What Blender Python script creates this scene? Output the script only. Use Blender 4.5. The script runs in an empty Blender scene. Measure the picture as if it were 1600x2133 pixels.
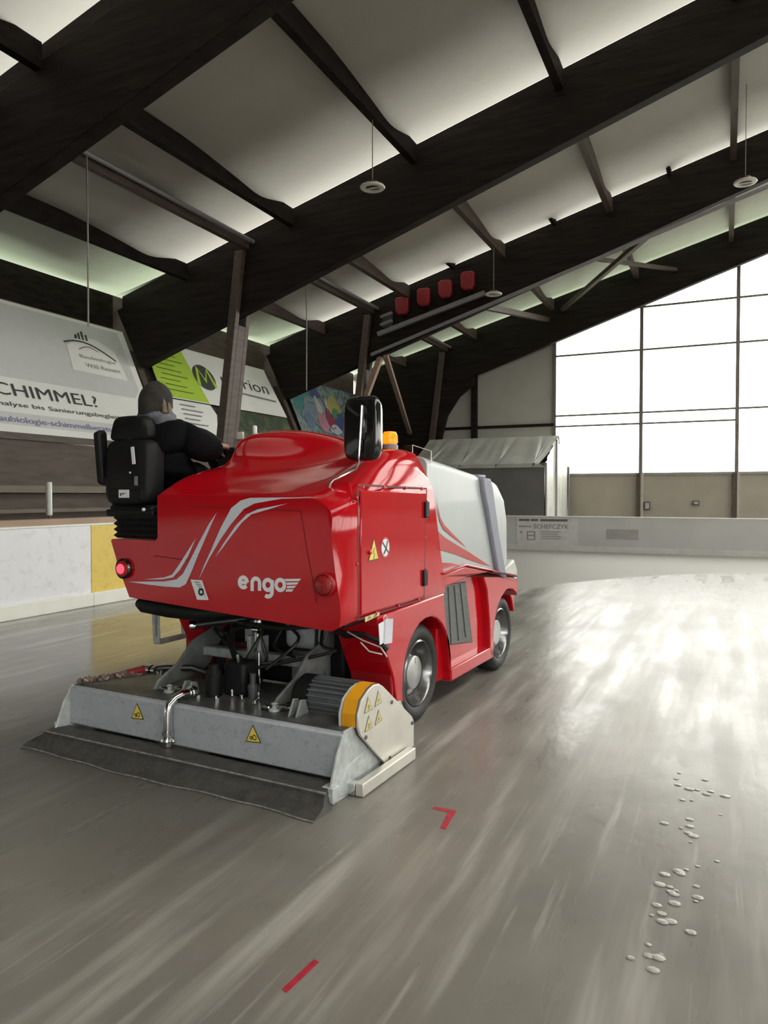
import bpy, bmesh, math, random
from mathutils import Vector, Matrix
import numpy as np
random.seed(7)
SC = bpy.context.scene
COL = SC.collection
# ------------------------------------------------------------------ camera
cam = bpy.data.cameras.new('camera')
cam_o = bpy.data.objects.new('camera', cam); COL.objects.link(cam_o)
cam.sensor_fit = 'HORIZONTAL'; cam.sensor_width = 36; cam.lens = 1540 / 1600 * 36
YAW = math.radians(24.75); PIT = math.atan(36.5 / 1540)
cam_o.location = (0, 0, 1.6)
cam_o.rotation_euler = (math.pi / 2 - PIT, 0, YAW)
cam.clip_end = 400
SC.camera = cam_o
# ------------------------------------------------------------------ sky and exposure
W = bpy.data.worlds.new('overcast_sky'); SC.world = W; W.use_nodes = True
bg = W.node_tree.nodes['Background']
bg.inputs[0].default_value = (1.0, 0.972, 0.915, 1); bg.inputs[1].default_value = 4.4
SC.view_settings.view_transform = 'Standard'; SC.view_settings.look = 'None'
SC.view_settings.gamma = 1; SC.view_settings.use_curve_mapping = False
SC.view_settings.exposure = 0.72
SC.cycles.max_bounces = 7; SC.cycles.diffuse_bounces = 4; SC.cycles.glossy_bounces = 4
SC.cycles.transparent_max_bounces = 8; SC.cycles.caustics_reflective = False; SC.cycles.caustics_refractive = False
SC.cycles.sample_clamp_indirect = 6.0
XR = 5.5                      # ridge
XE = 24.0                     # right eave
Y0, Y1 = -24.3, 26.2          # hall ends
def portal(loc, rot, sx, sy):
    l = bpy.data.lights.new('daylight_portal', 'AREA'); l.shape = 'RECTANGLE'; l.size = sx; l.size_y = sy
    l.cycles.is_portal = True
    o = bpy.data.objects.new('daylight_portal', l); COL.objects.link(o); o.location = loc; o.rotation_euler = rot
portal((8.0, Y1 + .25, 6.4), (-math.pi / 2, 0, 0), 27, 8.4)        # far gable glazing, facing into the hall
portal((15, Y0 - .25, 6.0), (math.pi / 2, 0, 0), 18.5, 8)          # near gable
portal((XE + .3, 1, 3.7), (0, math.pi / 2, 0), 3.4, 48)            # right side glazing
portal((-13.6, 1, 6.2), (0, -math.pi / 2, 0), .7, 50)              # gap under the left eave

# ------------------------------------------------------------------ materials
MATS = {}
def pm(name, base, rough=.5, metal=0., var=.12, scale=6., coat=0., bump=0., bscale=40., spec=.5, stretch=None, dirt=None, dirt_amt=0., trans=None):
    if name in MATS: return MATS[name]
    m = bpy.data.materials.new(name); m.use_nodes = True; nt = m.node_tree; N = nt.nodes; L = nt.links
    b = N['Principled BSDF']
    b.inputs['Roughness'].default_value = rough; b.inputs['Metallic'].default_value = metal
    b.inputs['Coat Weight'].default_value = coat; b.inputs['Coat Roughness'].default_value = .06
    b.inputs['Specular IOR Level'].default_value = spec
    tc = N.new('ShaderNodeTexCoord'); mp = N.new('ShaderNodeMapping'); L.new(tc.outputs['Object'], mp.inputs[0])
    if stretch: mp.inputs['Scale'].default_value = stretch
    nz = N.new('ShaderNodeTexNoise'); nz.inputs['Scale'].default_value = scale; nz.inputs['Detail'].default_value = 5
    L.new(mp.outputs[0], nz.inputs['Vector'])
    cr = N.new('ShaderNodeValToRGB'); L.new(nz.outputs[0], cr.inputs[0])
    cr.color_ramp.elements[0].position = .3; cr.color_ramp.elements[1].position = .7
    cr.color_ramp.elements[0].color = (*[c * (1 - var) for c in base], 1)
    cr.color_ramp.elements[1].color = (*[min(1, c * (1 + var)) for c in base], 1)
    out = cr.outputs[0]
    if dirt:
        n2 = N.new('ShaderNodeTexNoise'); n2.inputs['Scale'].default_value = scale * 3.1; n2.inputs['Detail'].default_value = 8; n2.inputs['Roughness'].default_value = .7
        L.new(mp.outputs[0], n2.inputs['Vector'])
        r2 = N.new('ShaderNodeValToRGB'); r2.color_ramp.elements[0].position = .52; r2.color_ramp.elements[1].position = .72
        r2.color_ramp.elements[0].color = (0, 0, 0, 1); r2.color_ramp.elements[1].color = (dirt_amt,) * 3 + (1,)
        L.new(n2.outputs[0], r2.inputs[0])
        mx = N.new('ShaderNodeMix'); mx.data_type = 'RGBA'; L.new(r2.outputs[0], mx.inputs[0]); L.new(out, mx.inputs[6]); mx.inputs[7].default_value = (*dirt, 1)
        out = mx.outputs[2]
    L.new(out, b.inputs['Base Color'])
    if bump:
        nb = N.new('ShaderNodeTexNoise'); nb.inputs['Scale'].default_value = bscale; nb.inputs['Detail'].default_value = 4; L.new(mp.outputs[0], nb.inputs['Vector'])
        bp_ = N.new('ShaderNodeBump'); bp_.inputs['Strength'].default_value = bump; bp_.inputs['Distance'].default_value = .01
        L.new(nb.outputs[0], bp_.inputs['Height']); L.new(bp_.outputs[0], b.inputs['Normal'])
    if trans:
        ad = N.new('ShaderNodeMixShader'); tl = N.new('ShaderNodeBsdfTranslucent'); tl.inputs[0].default_value = (*trans[:3], 1)
        ad.inputs[0].default_value = trans[3]
        if len(trans) > 4:
            av = N.new('ShaderNodeAttribute'); av.attribute_name = 'glow_grade'; ml = N.new('ShaderNodeMath'); ml.operation = 'MULTIPLY'; ml.inputs[1].default_value = trans[3]; L.new(av.outputs['Fac'], ml.inputs[0]); L.new(ml.outputs[0], ad.inputs[0])
        L.new(b.outputs[0], ad.inputs[1]); L.new(tl.outputs[0], ad.inputs[2])
        L.new(ad.outputs[0], N['Material Output'].inputs[0])
    MATS[name] = m; return m
def gloss(m, ior, w, r):
    b = m.node_tree.nodes['Principled BSDF']; b.inputs['Coat Weight'].default_value = w; b.inputs['Coat IOR'].default_value = ior; b.inputs['Coat Roughness'].default_value = r; b.inputs['Specular IOR Level'].default_value = 0
def glass(name, tint=(.95, .97, .96), gl=.08):
    m = bpy.data.materials.new(name); m.use_nodes = True; nt = m.node_tree; N = nt.nodes; L = nt.links
    N.remove(N['Principled BSDF'])
    t = N.new('ShaderNodeBsdfTransparent'); t.inputs[0].default_value = (*tint, 1)
    g = N.new('ShaderNodeBsdfGlossy'); g.inputs['Roughness'].default_value = .02
    fr = N.new('ShaderNodeFresnel'); fr.inputs[0].default_value = 1.45
    mx = N.new('ShaderNodeMixShader'); L.new(fr.outputs[0], mx.inputs[0]); L.new(t.outputs[0], mx.inputs[1]); L.new(g.outputs[0], mx.inputs[2])
    L.new(mx.outputs[0], N['Material Output'].inputs[0]); return m
def emit(name, col, s):
    m = bpy.data.materials.new(name); m.use_nodes = True; b = m.node_tree.nodes['Principled BSDF']
    b.inputs['Base Color'].default_value = (*col, 1); b.inputs['Emission Color'].default_value = (*col, 1); b.inputs['Emission Strength'].default_value = s
    b.inputs['Roughness'].default_value = .2
    return m
def ice_mat():
    m = bpy.data.materials.new('wet_ice'); m.use_nodes = True; nt = m.node_tree; N = nt.nodes; L = nt.links
    b = N['Principled BSDF']
    def nd(t, **k):
        n = N.new(t)
        for a, v in k.items(): setattr(n, a, v)
        return n
    tc = nd('ShaderNodeTexCoord')
    def noise(sc, scale, det=5, rot=0, dist=0, rough=.55):
        mp = nd('ShaderNodeMapping'); mp.inputs['Scale'].default_value = sc; mp.inputs['Rotation'].default_value = (0, 0, rot)
        L.new(tc.outputs['Object'], mp.inputs[0])
        n = nd('ShaderNodeTexNoise'); n.inputs['Scale'].default_value = scale; n.inputs['Detail'].default_value = det
        n.inputs['Distortion'].default_value = dist; n.inputs['Roughness'].default_value = rough
        L.new(mp.outputs[0], n.inputs['Vector']); return n.outputs[0]
    def ramp(x, p0, c0, p1, c1):
        r = nd('ShaderNodeValToRGB'); e = r.color_ramp.elements
        r.color_ramp.interpolation = 'EASE'; e[0].position = p0; e[1].position = p1; e[0].color = (*c0, 1); e[1].color = (*c1, 1); L.new(x, r.inputs[0]); return r.outputs[0]
    def mix(f, a, c, mode='MIX'):
        x = nd('ShaderNodeMix', data_type='RGBA', blend_type=mode)
        if isinstance(f, float): x.inputs[0].default_value = f
        else: L.new(f, x.inputs[0])
        for i, s in ((6, a), (7, c)):
            if isinstance(s, tuple): x.inputs[i].default_value = (*s, 1)
            else: L.new(s, x.inputs[i])
        return x.outputs[2]
    g = lambda v: (v, v, v)
    streak = noise((2.6, .22, 1), 1.6, 4, math.radians(3), .0)        # passes of the machine, along its heading
    fine = noise((9, .5, 1), 2.0, 4, math.radians(-4), .0)
    blot = noise((1, 1, 1), .8, 6, 0, .2)
    col = ramp(blot, .3, (.17, .16, .138), .72, (.245, .232, .202))
    col = mix(ramp(streak, .5, g(0), .75, g(.65)), col, (.52, .505, .46))
    col = mix(ramp(fine, .58, g(0), .75, g(.3)), col, (.55, .53, .49))
    # dull, not yet resurfaced ice outside a rounded lap (an ellipse around the last pass)
    sx = nd('ShaderNodeSeparateXYZ'); L.new(tc.outputs['Object'], sx.inputs[0])
    def math_(op, a, c=None):
        x = nd('ShaderNodeMath', operation=op)
        for i, s in ((0, a), (1, c)):
            if s is None: continue
            if isinstance(s, (int, float)): x.inputs[i].default_value = s
            else: L.new(s, x.inputs[i])
        return x.outputs[0]
    ex = math_('DIVIDE', math_('SUBTRACT', sx.outputs[0], 2.6), 7.6)
    ey = math_('DIVIDE', math_('SUBTRACT', sx.outputs[1], -2.0), 19.2)
    rad = math_('ADD', math_('POWER', math_('ABSOLUTE', ex), 2.4), math_('POWER', math_('ABSOLUTE', ey), 2.4))
    rad = math_('ADD', rad, math_('MULTIPLY', math_('SUBTRACT', blot, .5), .05))
    dry = ramp(rad, .975, g(0), 1.02, g(1))
    left = math_('GREATER_THAN', sx.outputs[1], 9.5)
    dryf = math_('MULTIPLY', dry, left)
    col = mix(dryf, col, (.30, .288, .258))
    # wet track behind the flap, with the roof's dark reflection put into its colour
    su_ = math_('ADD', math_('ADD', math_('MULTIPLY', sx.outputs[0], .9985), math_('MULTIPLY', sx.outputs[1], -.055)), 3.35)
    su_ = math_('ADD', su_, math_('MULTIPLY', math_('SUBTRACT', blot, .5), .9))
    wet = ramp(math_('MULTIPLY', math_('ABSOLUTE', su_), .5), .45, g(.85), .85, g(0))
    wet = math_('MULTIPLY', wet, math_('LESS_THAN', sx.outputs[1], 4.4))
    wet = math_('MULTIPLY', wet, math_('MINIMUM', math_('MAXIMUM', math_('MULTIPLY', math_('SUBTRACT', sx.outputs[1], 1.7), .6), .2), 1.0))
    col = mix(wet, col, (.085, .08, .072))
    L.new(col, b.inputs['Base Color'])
    ro = ramp(streak, .30, g(.20), .78, g(.42))
    ro2 = mix(ramp(noise((1, .6, 1), 1.6, 4, 0, .0), .35, g(0), .8, g(.6)), ro, g(.42))
    lap = math_('MINIMUM', math_('MAXIMUM', math_('MULTIPLY', math_('SUBTRACT', -4.3, sx.outputs[0]), .8), 0.0), 1.0)     # smooth fresh lap along the left boards
    ro2 = mix(lap, ro2, g(.13))
    ro3 = mix(dryf, ro2, g(.62))
    L.new(ro3, b.inputs['Roughness'])
    b.inputs['IOR'].default_value = 1.31; b.inputs['Specular IOR Level'].default_value = .42
    h = nd('ShaderNodeMath', operation='ADD'); L.new(noise((1, .4, 1), 9, 3), h.inputs[0]); L.new(noise((1, .15, 1), 2.4, 3, .05), h.inputs[1])
    bp_ = nd('ShaderNodeBump'); bp_.inputs['Strength'].default_value = .22; bp_.inputs['Distance'].default_value = .012
    L.new(h.outputs[0], bp_.inputs['Height']); L.new(bp_.outputs[0], b.inputs['Normal'])
    return m
def pattern_mat(name, cols, scale, dist=1.2):
    m = bpy.data.materials.new(name); m.use_nodes = True; nt = m.node_tree; N = nt.nodes; L = nt.links; b = N['Principled BSDF']
    tc = N.new('ShaderNodeTexCoord'); nz = N.new('ShaderNodeTexNoise'); nz.inputs['Scale'].default_value = scale; nz.inputs['Distortion'].default_value = dist
    nz.inputs['Detail'].default_value = 3
    L.new(tc.outputs['Object'], nz.inputs['Vector'])
    r = N.new('ShaderNodeValToRGB'); e = r.color_ramp.elements; e[0].position = .25; e[0].color = (*cols[0], 1); e[1].position = .75; e[1].color = (*cols[-1], 1)
    for i, c in enumerate(cols[1:-1], 1):
        x = e.new(.25 + .5 * i / (len(cols) - 1)); x.color = (*c, 1)
    L.new(nz.outputs[0], r.inputs[0]); L.new(r.outputs[0], b.inputs['Base Color']); b.inputs['Roughness'].default_value = .6
    return m
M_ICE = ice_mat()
M_RED = pm('red_paint', (.47, .0035, .010), .20, var=.05, coat=.6, scale=2, spec=.5)
gloss(M_RED, 1.48, 1.0, .08)
M_REDM = pm('red_paint_inner', (.36, .008, .012), .4, var=.08)
M_BIN = pm('silver_grey_paint', (.40, .43, .43), .48, var=.05, coat=.12, scale=3, bump=.15, bscale=3)
M_BINS = pm('blue_grey_seal', (.24, .245, .30), .6, var=.06)
M_DEC = pm('pale_blue_grey_decal', (.62, .68, .74), .35, var=.02)
M_DECR = pm('decal_red', (.42, .03, .03), .4, var=.04)
M_BLK = pm('black_plastic', (.007, .007, .008), .55, spec=.3, var=.2, bump=.1, bscale=200)
M_BLKG = pm('black_gloss', (.008, .008, .009), .12, var=.1, coat=.5)
M_RUB = pm('black_rubber', (.022, .022, .021), .62, var=.25, scale=20, bump=.15, bscale=90, dirt=(.10, .10, .095), dirt_amt=.35)
M_SQ = pm('wet_grey_rubber', (.055, .053, .05), .55, var=.35, scale=14, bump=.35, bscale=110, dirt=(.15, .145, .135), dirt_amt=.5)
M_GAL = pm('galvanised_steel', (.46, .49, .485), .5, .12, var=.2, scale=18)
M_GALD = pm('dull_dark_galvanised', (.20, .215, .21), .5, .2, var=.25, scale=14)
M_GALM = pm('dull_galvanised', (.38, .41, .405), .5, .2, var=.25, scale=18)
M_PAINTG = pm('blue_grey_enamel', (.40, .43, .47), .42, var=.05, scale=10, dirt=(.10, .11, .12), dirt_amt=.45)
M_ALU = pm('brushed_aluminium', (.66, .64, .58), .38, .45, var=.08, scale=5)
M_CHR = pm('chrome', (.75, .76, .77), .12, 1., var=.05)
M_DKST = pm('wet_dark_steel', (.10, .10, .10), .35, .4, var=.4, scale=9, bump=.2, bscale=50, dirt=(.25, .25, .24), dirt_amt=.35)
M_FIN = pm('grey_motor_casting', (.20, .215, .23), .4, .5, var=.1)
M_YEL = pm('yellow_orange_tape', (.80, .36, .01), .45, var=.06)
M_SIGNY = pm('warning_yellow', (.80, .62, .10), .45, var=.03)
M_SIGNP = pm('faded_warning_yellow', (.62, .56, .27), .5, var=.05)
M_INK = pm('black_ink', (.015, .015, .015), .5, var=.1)
M_WHT = pm('white_sticker', (.78, .79, .82), .5, var=.03)
M_CAP = pm('grey_hub_cap', (.42, .43, .42), .3, .3, var=.05)
M_RIM = pm('dark_polished_rim', (.22, .22, .22), .2, .85, var=.1)
M_LENS = pm('red_lamp_lens', (.35, .01, .012), .15, var=.1, coat=.6, bump=.6, bscale=90)
M_LENSON = emit('lit_red_lamp', (1., .03, .05), 2.2)
M_AMB = emit('amber_beacon', (1., .22, .005), .8)
M_GRILL = pm('dark_mesh_grille', (.10, .11, .105), .5, .3, var=.25, scale=60)
M_COAT = pm('black_coat', (.004, .004, .005), .9, spec=.12, var=.4, bump=.2, bscale=120)
M_SKIN = pm('skin', (.55, .33, .25), .55, var=.06)
M_HAIR = pm('blond_brown_hair', (.11, .075, .045), .6, var=.5, scale=30, stretch=(1, 1, .2))
M_CAPF = pm('dark_knit_cap', (.022, .019, .016), .9, var=.5, scale=14, bump=.4, bscale=140)
M_SCARF = pm('grey_blue_scarf', (.12, .13, .15), .9, var=.4, scale=20, bump=.4, bscale=60)
M_BEAM = pm('dark_stained_glulam', (.0155, .0112, .0092), .7, spec=.15, var=.5, scale=3, stretch=(.3, 1, 3), bump=.15, bscale=20, dirt=(.035, .03, .02), dirt_amt=.5)
M_WOOD = pm('brown_stained_timber', (.075, .052, .040), .6, var=.3, scale=4, stretch=(3, .5, 3), bump=.2, bscale=25)
M_LWOOD = pm('raw_light_timber', (.30, .21, .15), .6, var=.2, scale=4, stretch=(3, 3, .5))
M_PLANK = pm('brown_plank', (.085, .066, .052), .7, var=.25, scale=5, stretch=(2, .4, 2), bump=.15, bscale=30)
M_MEM = pm('grey_white_roof_membrane', (.40, .38, .35), .5, var=.04, scale=1.2)
M_MEMG = pm('green_lit_roof_sheet', (.42, .42, .37), .5, var=.05, trans=(.60, .72, .52, .13, 1))  # translucent sheet; green light from trees outside is put into its tint
M_STRIP = pm('translucent_roof_strip', (.40, .38, .35), .5, var=.04, trans=(.80, .80, .72, .125, 1))
M_BEIGE = pm('beige_cladding', (.36, .325, .265), .7, var=.07, scale=1.5, bump=.1, bscale=15)
M_GREYC = pm('pale_grey_cladding', (.42, .40, .36), .7, var=.06, scale=1.0)
M_MUL = pm('brown_grey_window_bar', (.16, .14, .125), .55, var=.15)
M_BOARD = pm('scuffed_white_board', (.82, .825, .86), .45, var=.03, scale=2, dirt=(.40, .40, .42), dirt_amt=.35)
M_BOARDY = pm('scuffed_yellow_board', (.78, .58, .12), .45, var=.05, scale=3, dirt=(.35, .27, .08), dirt_amt=.5)
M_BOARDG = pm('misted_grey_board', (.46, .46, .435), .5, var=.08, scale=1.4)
M_KICK = pm('cream_kick_plate', (.82, .83, .77), .45, var=.04, scale=3)
M_CONC = pm('concrete', (.22, .205, .19), .8, var=.12, scale=2, bump=.2)
M_BANN = pm('white_banner_cloth', (.80, .80, .77), .6, var=.03, scale=2, bump=.3, bscale=1.5)
M_BANG = pm('pale_grey_print', (.60, .60, .60), .6, var=.02)
M_GREEN = pm('lime_green_print', (.42, .62, .05), .6, var=.04)
M_TXT = pm('dark_grey_print', (.05, .05, .05), .6, var=.1)
M_TXTG = pm('mid_grey_print', (.22, .22, .22), .6, var=.1)
M_TXTB = pm('violet_grey_print', (.22, .21, .36), .6, var=.3, scale=20)
M_LEAF = pattern_mat('dark_foliage_print', [(.02, .03, .02), (.04, .055, .03), (.07, .09, .05), (.14, .17, .08)], 1.6)
M_MURAL = pattern_mat('mural_print', [(.03, .04, .06), (.05, .09, .16), (.08, .16, .18), (.25, .30, .28), (.06, .08, .10), (.10, .14, .22)], 1.1, 2.5)
M_PINK = pm('pink_print', (.42, .19, .25), .6); M_BLUE = pm('navy_print', (.05, .07, .18), .6); M_YL = pm('yellow_print', (.36, .32, .10), .6)
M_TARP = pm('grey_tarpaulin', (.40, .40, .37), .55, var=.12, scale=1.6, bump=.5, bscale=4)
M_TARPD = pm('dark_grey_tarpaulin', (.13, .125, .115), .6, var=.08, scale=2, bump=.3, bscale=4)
M_TARPL = pm('clear_grey_tarpaulin', (.55, .55, .50), .45, var=.10, scale=3, bump=.6, bscale=7)
M_REDBOX = pm('dark_red_plastic', (.26, .012, .018), .45, var=.1)
M_GBAR = pm('grey_metal_bar', (.24, .23, .24), .5, .2, var=.08)
M_LAMP = pm('pale_lamp_ring', (.62, .60, .55), .4, var=.03)
M_WIRE = pm('grey_cord', (.30, .28, .25), .7)
M_GRASS = pm('bounce_lawn', (.20, .21, .175), .9, var=.3, scale=1)
M_ICERED = pm('red_line_paint', (.42, .03, .05), .3, var=.2, scale=30)
M_SLUSH = pm('slush', (.36, .35, .315), .3, var=.06, scale=30, bump=.5, bscale=60)
M_CHAIN = pm('reddish_wet_chain', (.20, .14, .12), .4, .3, var=.5, scale=60)
M_REDH = pm('red_hose', (.25, .02, .02), .4)
M_HOSE = pm('black_hose', (.015, .015, .015), .4)
M_GLASS = glass('window_glass'); M_SKY = pm('added_skylight_sheet', (.7, .72, .70), .4, var=.02, trans=(.88, .89, .87, .8)); M_PLEX = glass('clear_guard', (.9, .92, .92))  # skylight along the ridge is added out of view to brighten ice and boards

# ------------------------------------------------------------------ mesh helpers
class MB:
    def __init__(s): s.bm = bmesh.new()
    def poly(s, pts, flip=False):
        v = [s.bm.verts.new(p) for p in pts]
        if flip: v.reverse()
        return s.bm.faces.new(v)
    def box(s, a, b, rot=None, piv=None):
        x0, y0, z0 = a; x1, y1, z1 = b
        P = [(x0, y0, z0), (x1, y0, z0), (x1, y1, z0), (x0, y1, z0), (x0, y0, z1), (x1, y0, z1), (x1, y1, z1), (x0, y1, z1)]
        if rot is not None:
            c = Vector(piv) if piv is not None else (Vector(a) + Vector(b)) / 2
            P = [c + rot @ (Vector(p) - c) for p in P]
        v = [s.bm.verts.new(p) for p in P]
        for f in ((3, 2, 1, 0), (4, 5, 6, 7), (0, 1, 5, 4), (1, 2, 6, 5), (2, 3, 7, 6), (3, 0, 4, 7)): s.bm.faces.new([v[i] for i in f])
        return s
    def prism(s, pts, ax, a, b):
        """2D outline in the two other axes (in x,y,z order) extruded along ax from a to b"""
        def p3(p, t):
            q = list(p); q.insert(ax, t); return q
        A = [s.bm.verts.new(p3(p, a)) for p in pts]; B = [s.bm.verts.new(p3(p, b)) for p in pts]
        n = len(pts)
        s.bm.faces.new(list(reversed(A))); s.bm.faces.new(B)
        for i in range(n): s.bm.faces.new((A[i], A[(i + 1) % n], B[(i + 1) % n], B[i]))
        return s
    def loft(s, rings, cap=True, closed=True):
        R = [[s.bm.verts.new(p) for p in r] for r in rings]; n = len(R[0])
        for a, b in zip(R, R[1:]):
            for i in range(n if closed else n - 1):
                j = (i + 1) % n
                s.bm.faces.new((a[i], a[j], b[j], b[i]))
        if cap and closed: s.bm.faces.new(list(reversed(R[0]))); s.bm.faces.new(R[-1])
        return s
    def tube(s, pts, r, n=8, cap=True, smooth=0):
        if smooth: pts = [tuple(p) for p in cr(pts, smooth)]
        pts = [Vector(p) for p in pts]; rs = r if isinstance(r, (list, tuple)) else [r] * len(pts)
        t0 = (pts[1] - pts[0]).normalized(); up = Vector((0, 0, 1)) if abs(t0.z) < .9 else Vector((1, 0, 0))
        u = t0.cross(up).normalized(); rings = []
        for i, p in enumerate(pts):
            t = (pts[min(i + 1, len(pts) - 1)] - pts[max(i - 1, 0)]).normalized()
            u = (u - t * u.dot(t)).normalized(); w = t.cross(u)
            rings.append([p + (u * math.cos(2 * math.pi * k / n) + w * math.sin(2 * math.pi * k / n)) * rs[i] for k in range(n)])
        return s.loft(rings, cap)
    def lathe(s, prof, axis, c, n=32, cap=False):
        """prof: (radius, height along axis)"""
        rings = []
        for r, h in prof:
            ring = []
            for k in range(n):
                a = 2 * math.pi * k / n; p = [r * math.cos(a), r * math.sin(a)]; p.insert(axis, h)
                ring.append(Vector(c) + Vector(p))
            rings.append(ring)
        return s.loft(rings, cap)
    def ball(s, c, r, seg=12, rot=None):
        sx, sy, sz = r if isinstance(r, (tuple, list)) else (r, r, r)
        m = Matrix.Translation(c)
        if rot is not None: m = m @ rot.to_4x4()
        bmesh.ops.create_uvsphere(s.bm, u_segments=seg, v_segments=max(6, seg * 2 // 3), radius=1, matrix=m @ Matrix.Diagonal((sx, sy, sz, 1)))
        return s
    def ribbon(s, pts, w, f, taper=False):
        """flat stroke of width w along 2D pts, mapped to 3D by f(x,y)"""
        n = len(pts); Lp = []; Rp = []
        for i, p in enumerate(pts):
            a = pts[max(i - 1, 0)]; b = pts[min(i + 1, n - 1)]
            dx, dy = b[0] - a[0], b[1] - a[1]; l = math.hypot(dx, dy) or 1
            nx, ny = -dy / l * w / 2, dx / l * w / 2
            Lp.append((p[0] + nx, p[1] + ny)); Rp.append((p[0] - nx, p[1] - ny))
        A = [s.bm.verts.new(f(*p)) for p in Lp]; B = [s.bm.verts.new(f(*p)) for p in Rp]
        for i in range(n - 1): s.bm.faces.new((A[i], B[i], B[i + 1], A[i + 1]))
        return s
    def done(s, name, mat, parent=None, smooth=True, bevel=0, seg=2, sub=0, angle=35, weld=True, recalc=True, **props):
        if weld: bmesh.ops.remove_doubles(s.bm, verts=s.bm.verts, dist=1e-5)
        if recalc: bmesh.ops.recalc_face_normals(s.bm, faces=s.bm.faces)
        me = bpy.data.meshes.new(name); s.bm.to_mesh(me); s.bm.free()
        return link(name, me, mat, parent, smooth, bevel, seg, sub, angle, **props)
def link(name, me, mat, parent=None, smooth=True, bevel=0, seg=2, sub=0, angle=35, **props):
    me.materials.append(mat)
    if smooth:
        me.polygons.foreach_set('use_smooth', [True] * len(me.polygons))
        me.set_sharp_from_angle(angle=math.radians(angle))
    o = bpy.data.objects.new(name, me); COL.objects.link(o)
    if parent: o.parent = parent
    if bevel:
        b = o.modifiers.new('bevel', 'BEVEL'); b.width = bevel; b.segments = seg; b.limit_method = 'ANGLE'; b.angle_limit = math.radians(32)
        b.harden_normals = False
    if sub:
        d = o.modifiers.new('subdivision', 'SUBSURF'); d.levels = sub; d.render_levels = sub
    for k, v in props.items(): o[k] = v
    return o
def empty(name, loc=(0, 0, 0), rz=0, **props):
    o = bpy.data.objects.new(name, None); COL.objects.link(o); o.location = loc; o.rotation_euler = (0, 0, rz); o.empty_display_size = .2
    for k, v in props.items(): o[k] = v
    return o
def text_mesh(name, body, mtx, mat, parent, width=None, height=None, bold=0., **props):
    """flat lettering: the built-in font as a mesh, scaled to width x height, then moved by mtx"""
    cu = bpy.data.curves.new(name, 'FONT'); cu.body = body; cu.size = 1; cu.offset = bold; cu.resolution_u = 3
    tmp = bpy.data.objects.new(name + '_tmp', cu); COL.objects.link(tmp)
    dg = bpy.context.evaluated_depsgraph_get(); me = bpy.data.meshes.new_from_object(tmp.evaluated_get(dg))
    bpy.data.objects.remove(tmp); bpy.data.curves.remove(cu)
    xs = [v.co.x for v in me.vertices]; ys = [v.co.y for v in me.vertices]
    x0, x1 = min(xs), max(xs); y0, y1 = min(ys), max(ys)
    sx = width / (x1 - x0) if width else 1; sy = height / (y1 - y0) if height else sx
    if not width: sx = sy
    for v in me.vertices: v.co = mtx @ Vector(((v.co.x - x0) * sx, (v.co.y - y0) * sy, 0))
    return link(name, me, mat, parent, smooth=False, **props)
def frame(o, ex, ey, ez):
    m = Matrix.Identity(4)
    for i, c in enumerate((ex, ey, ez, o)):
        for r in range(3): m[r][i] = c[r]
    return m

# ================================================================== SETTING
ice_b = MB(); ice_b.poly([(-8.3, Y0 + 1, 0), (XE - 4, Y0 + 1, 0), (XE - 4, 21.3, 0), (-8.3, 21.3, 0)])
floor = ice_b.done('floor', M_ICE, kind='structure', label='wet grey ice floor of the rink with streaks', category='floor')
b = MB(); b.box((-14, Y0, -.3), (XE, Y1 + .1, -.02))
b.done('floor_concrete', M_CONC, floor)
b = MB(); b.box((-60, -60, -.6), (80, 90, -.35)); b.done('trim_1', M_GRASS, kind='structure', label='unseen lawn outside the hall, added for its bounced light', category='ground')  # ground out of view, added to bounce light up under the roof
# painted red marks frozen into the ice
def icemark(pts, label):
    m = MB(); m.prism(pts, 2, .0005, .0022); m.done('line_mark', M_ICERED, kind='thing', label=label, category='ice marking', smooth=False)
icemark([(-1.285, 2.0), (-1.262, 1.99), (-1.245, 2.17), (-1.268, 2.175)], 'short straight red paint mark in the ice nearest the camera')
icemark([(-1.335, 3.515), (-1.335, 3.49), (-1.25, 3.48), (-1.225, 3.30), (-1.195, 3.30), (-1.215, 3.515)], 'hook-shaped red paint mark in the ice just right of the rubber flap')
# slush lumps
random.seed(3); m = MB()
for i in range(46):
    t = random.random(); y = 2.55 + t * 2.0; x = -.18 + random.gauss(0, .05) + (.16 if random.random() < .35 and t > .4 else 0)
    r = random.uniform(.007, .022)
    m.ball((x, y, .002), (r * 1.3, r, r * .16), 8)
m.done('slush', M_SLUSH, kind='stuff', label='trail of small white slush lumps on the ice beside the driven track', category='slush')

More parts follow.
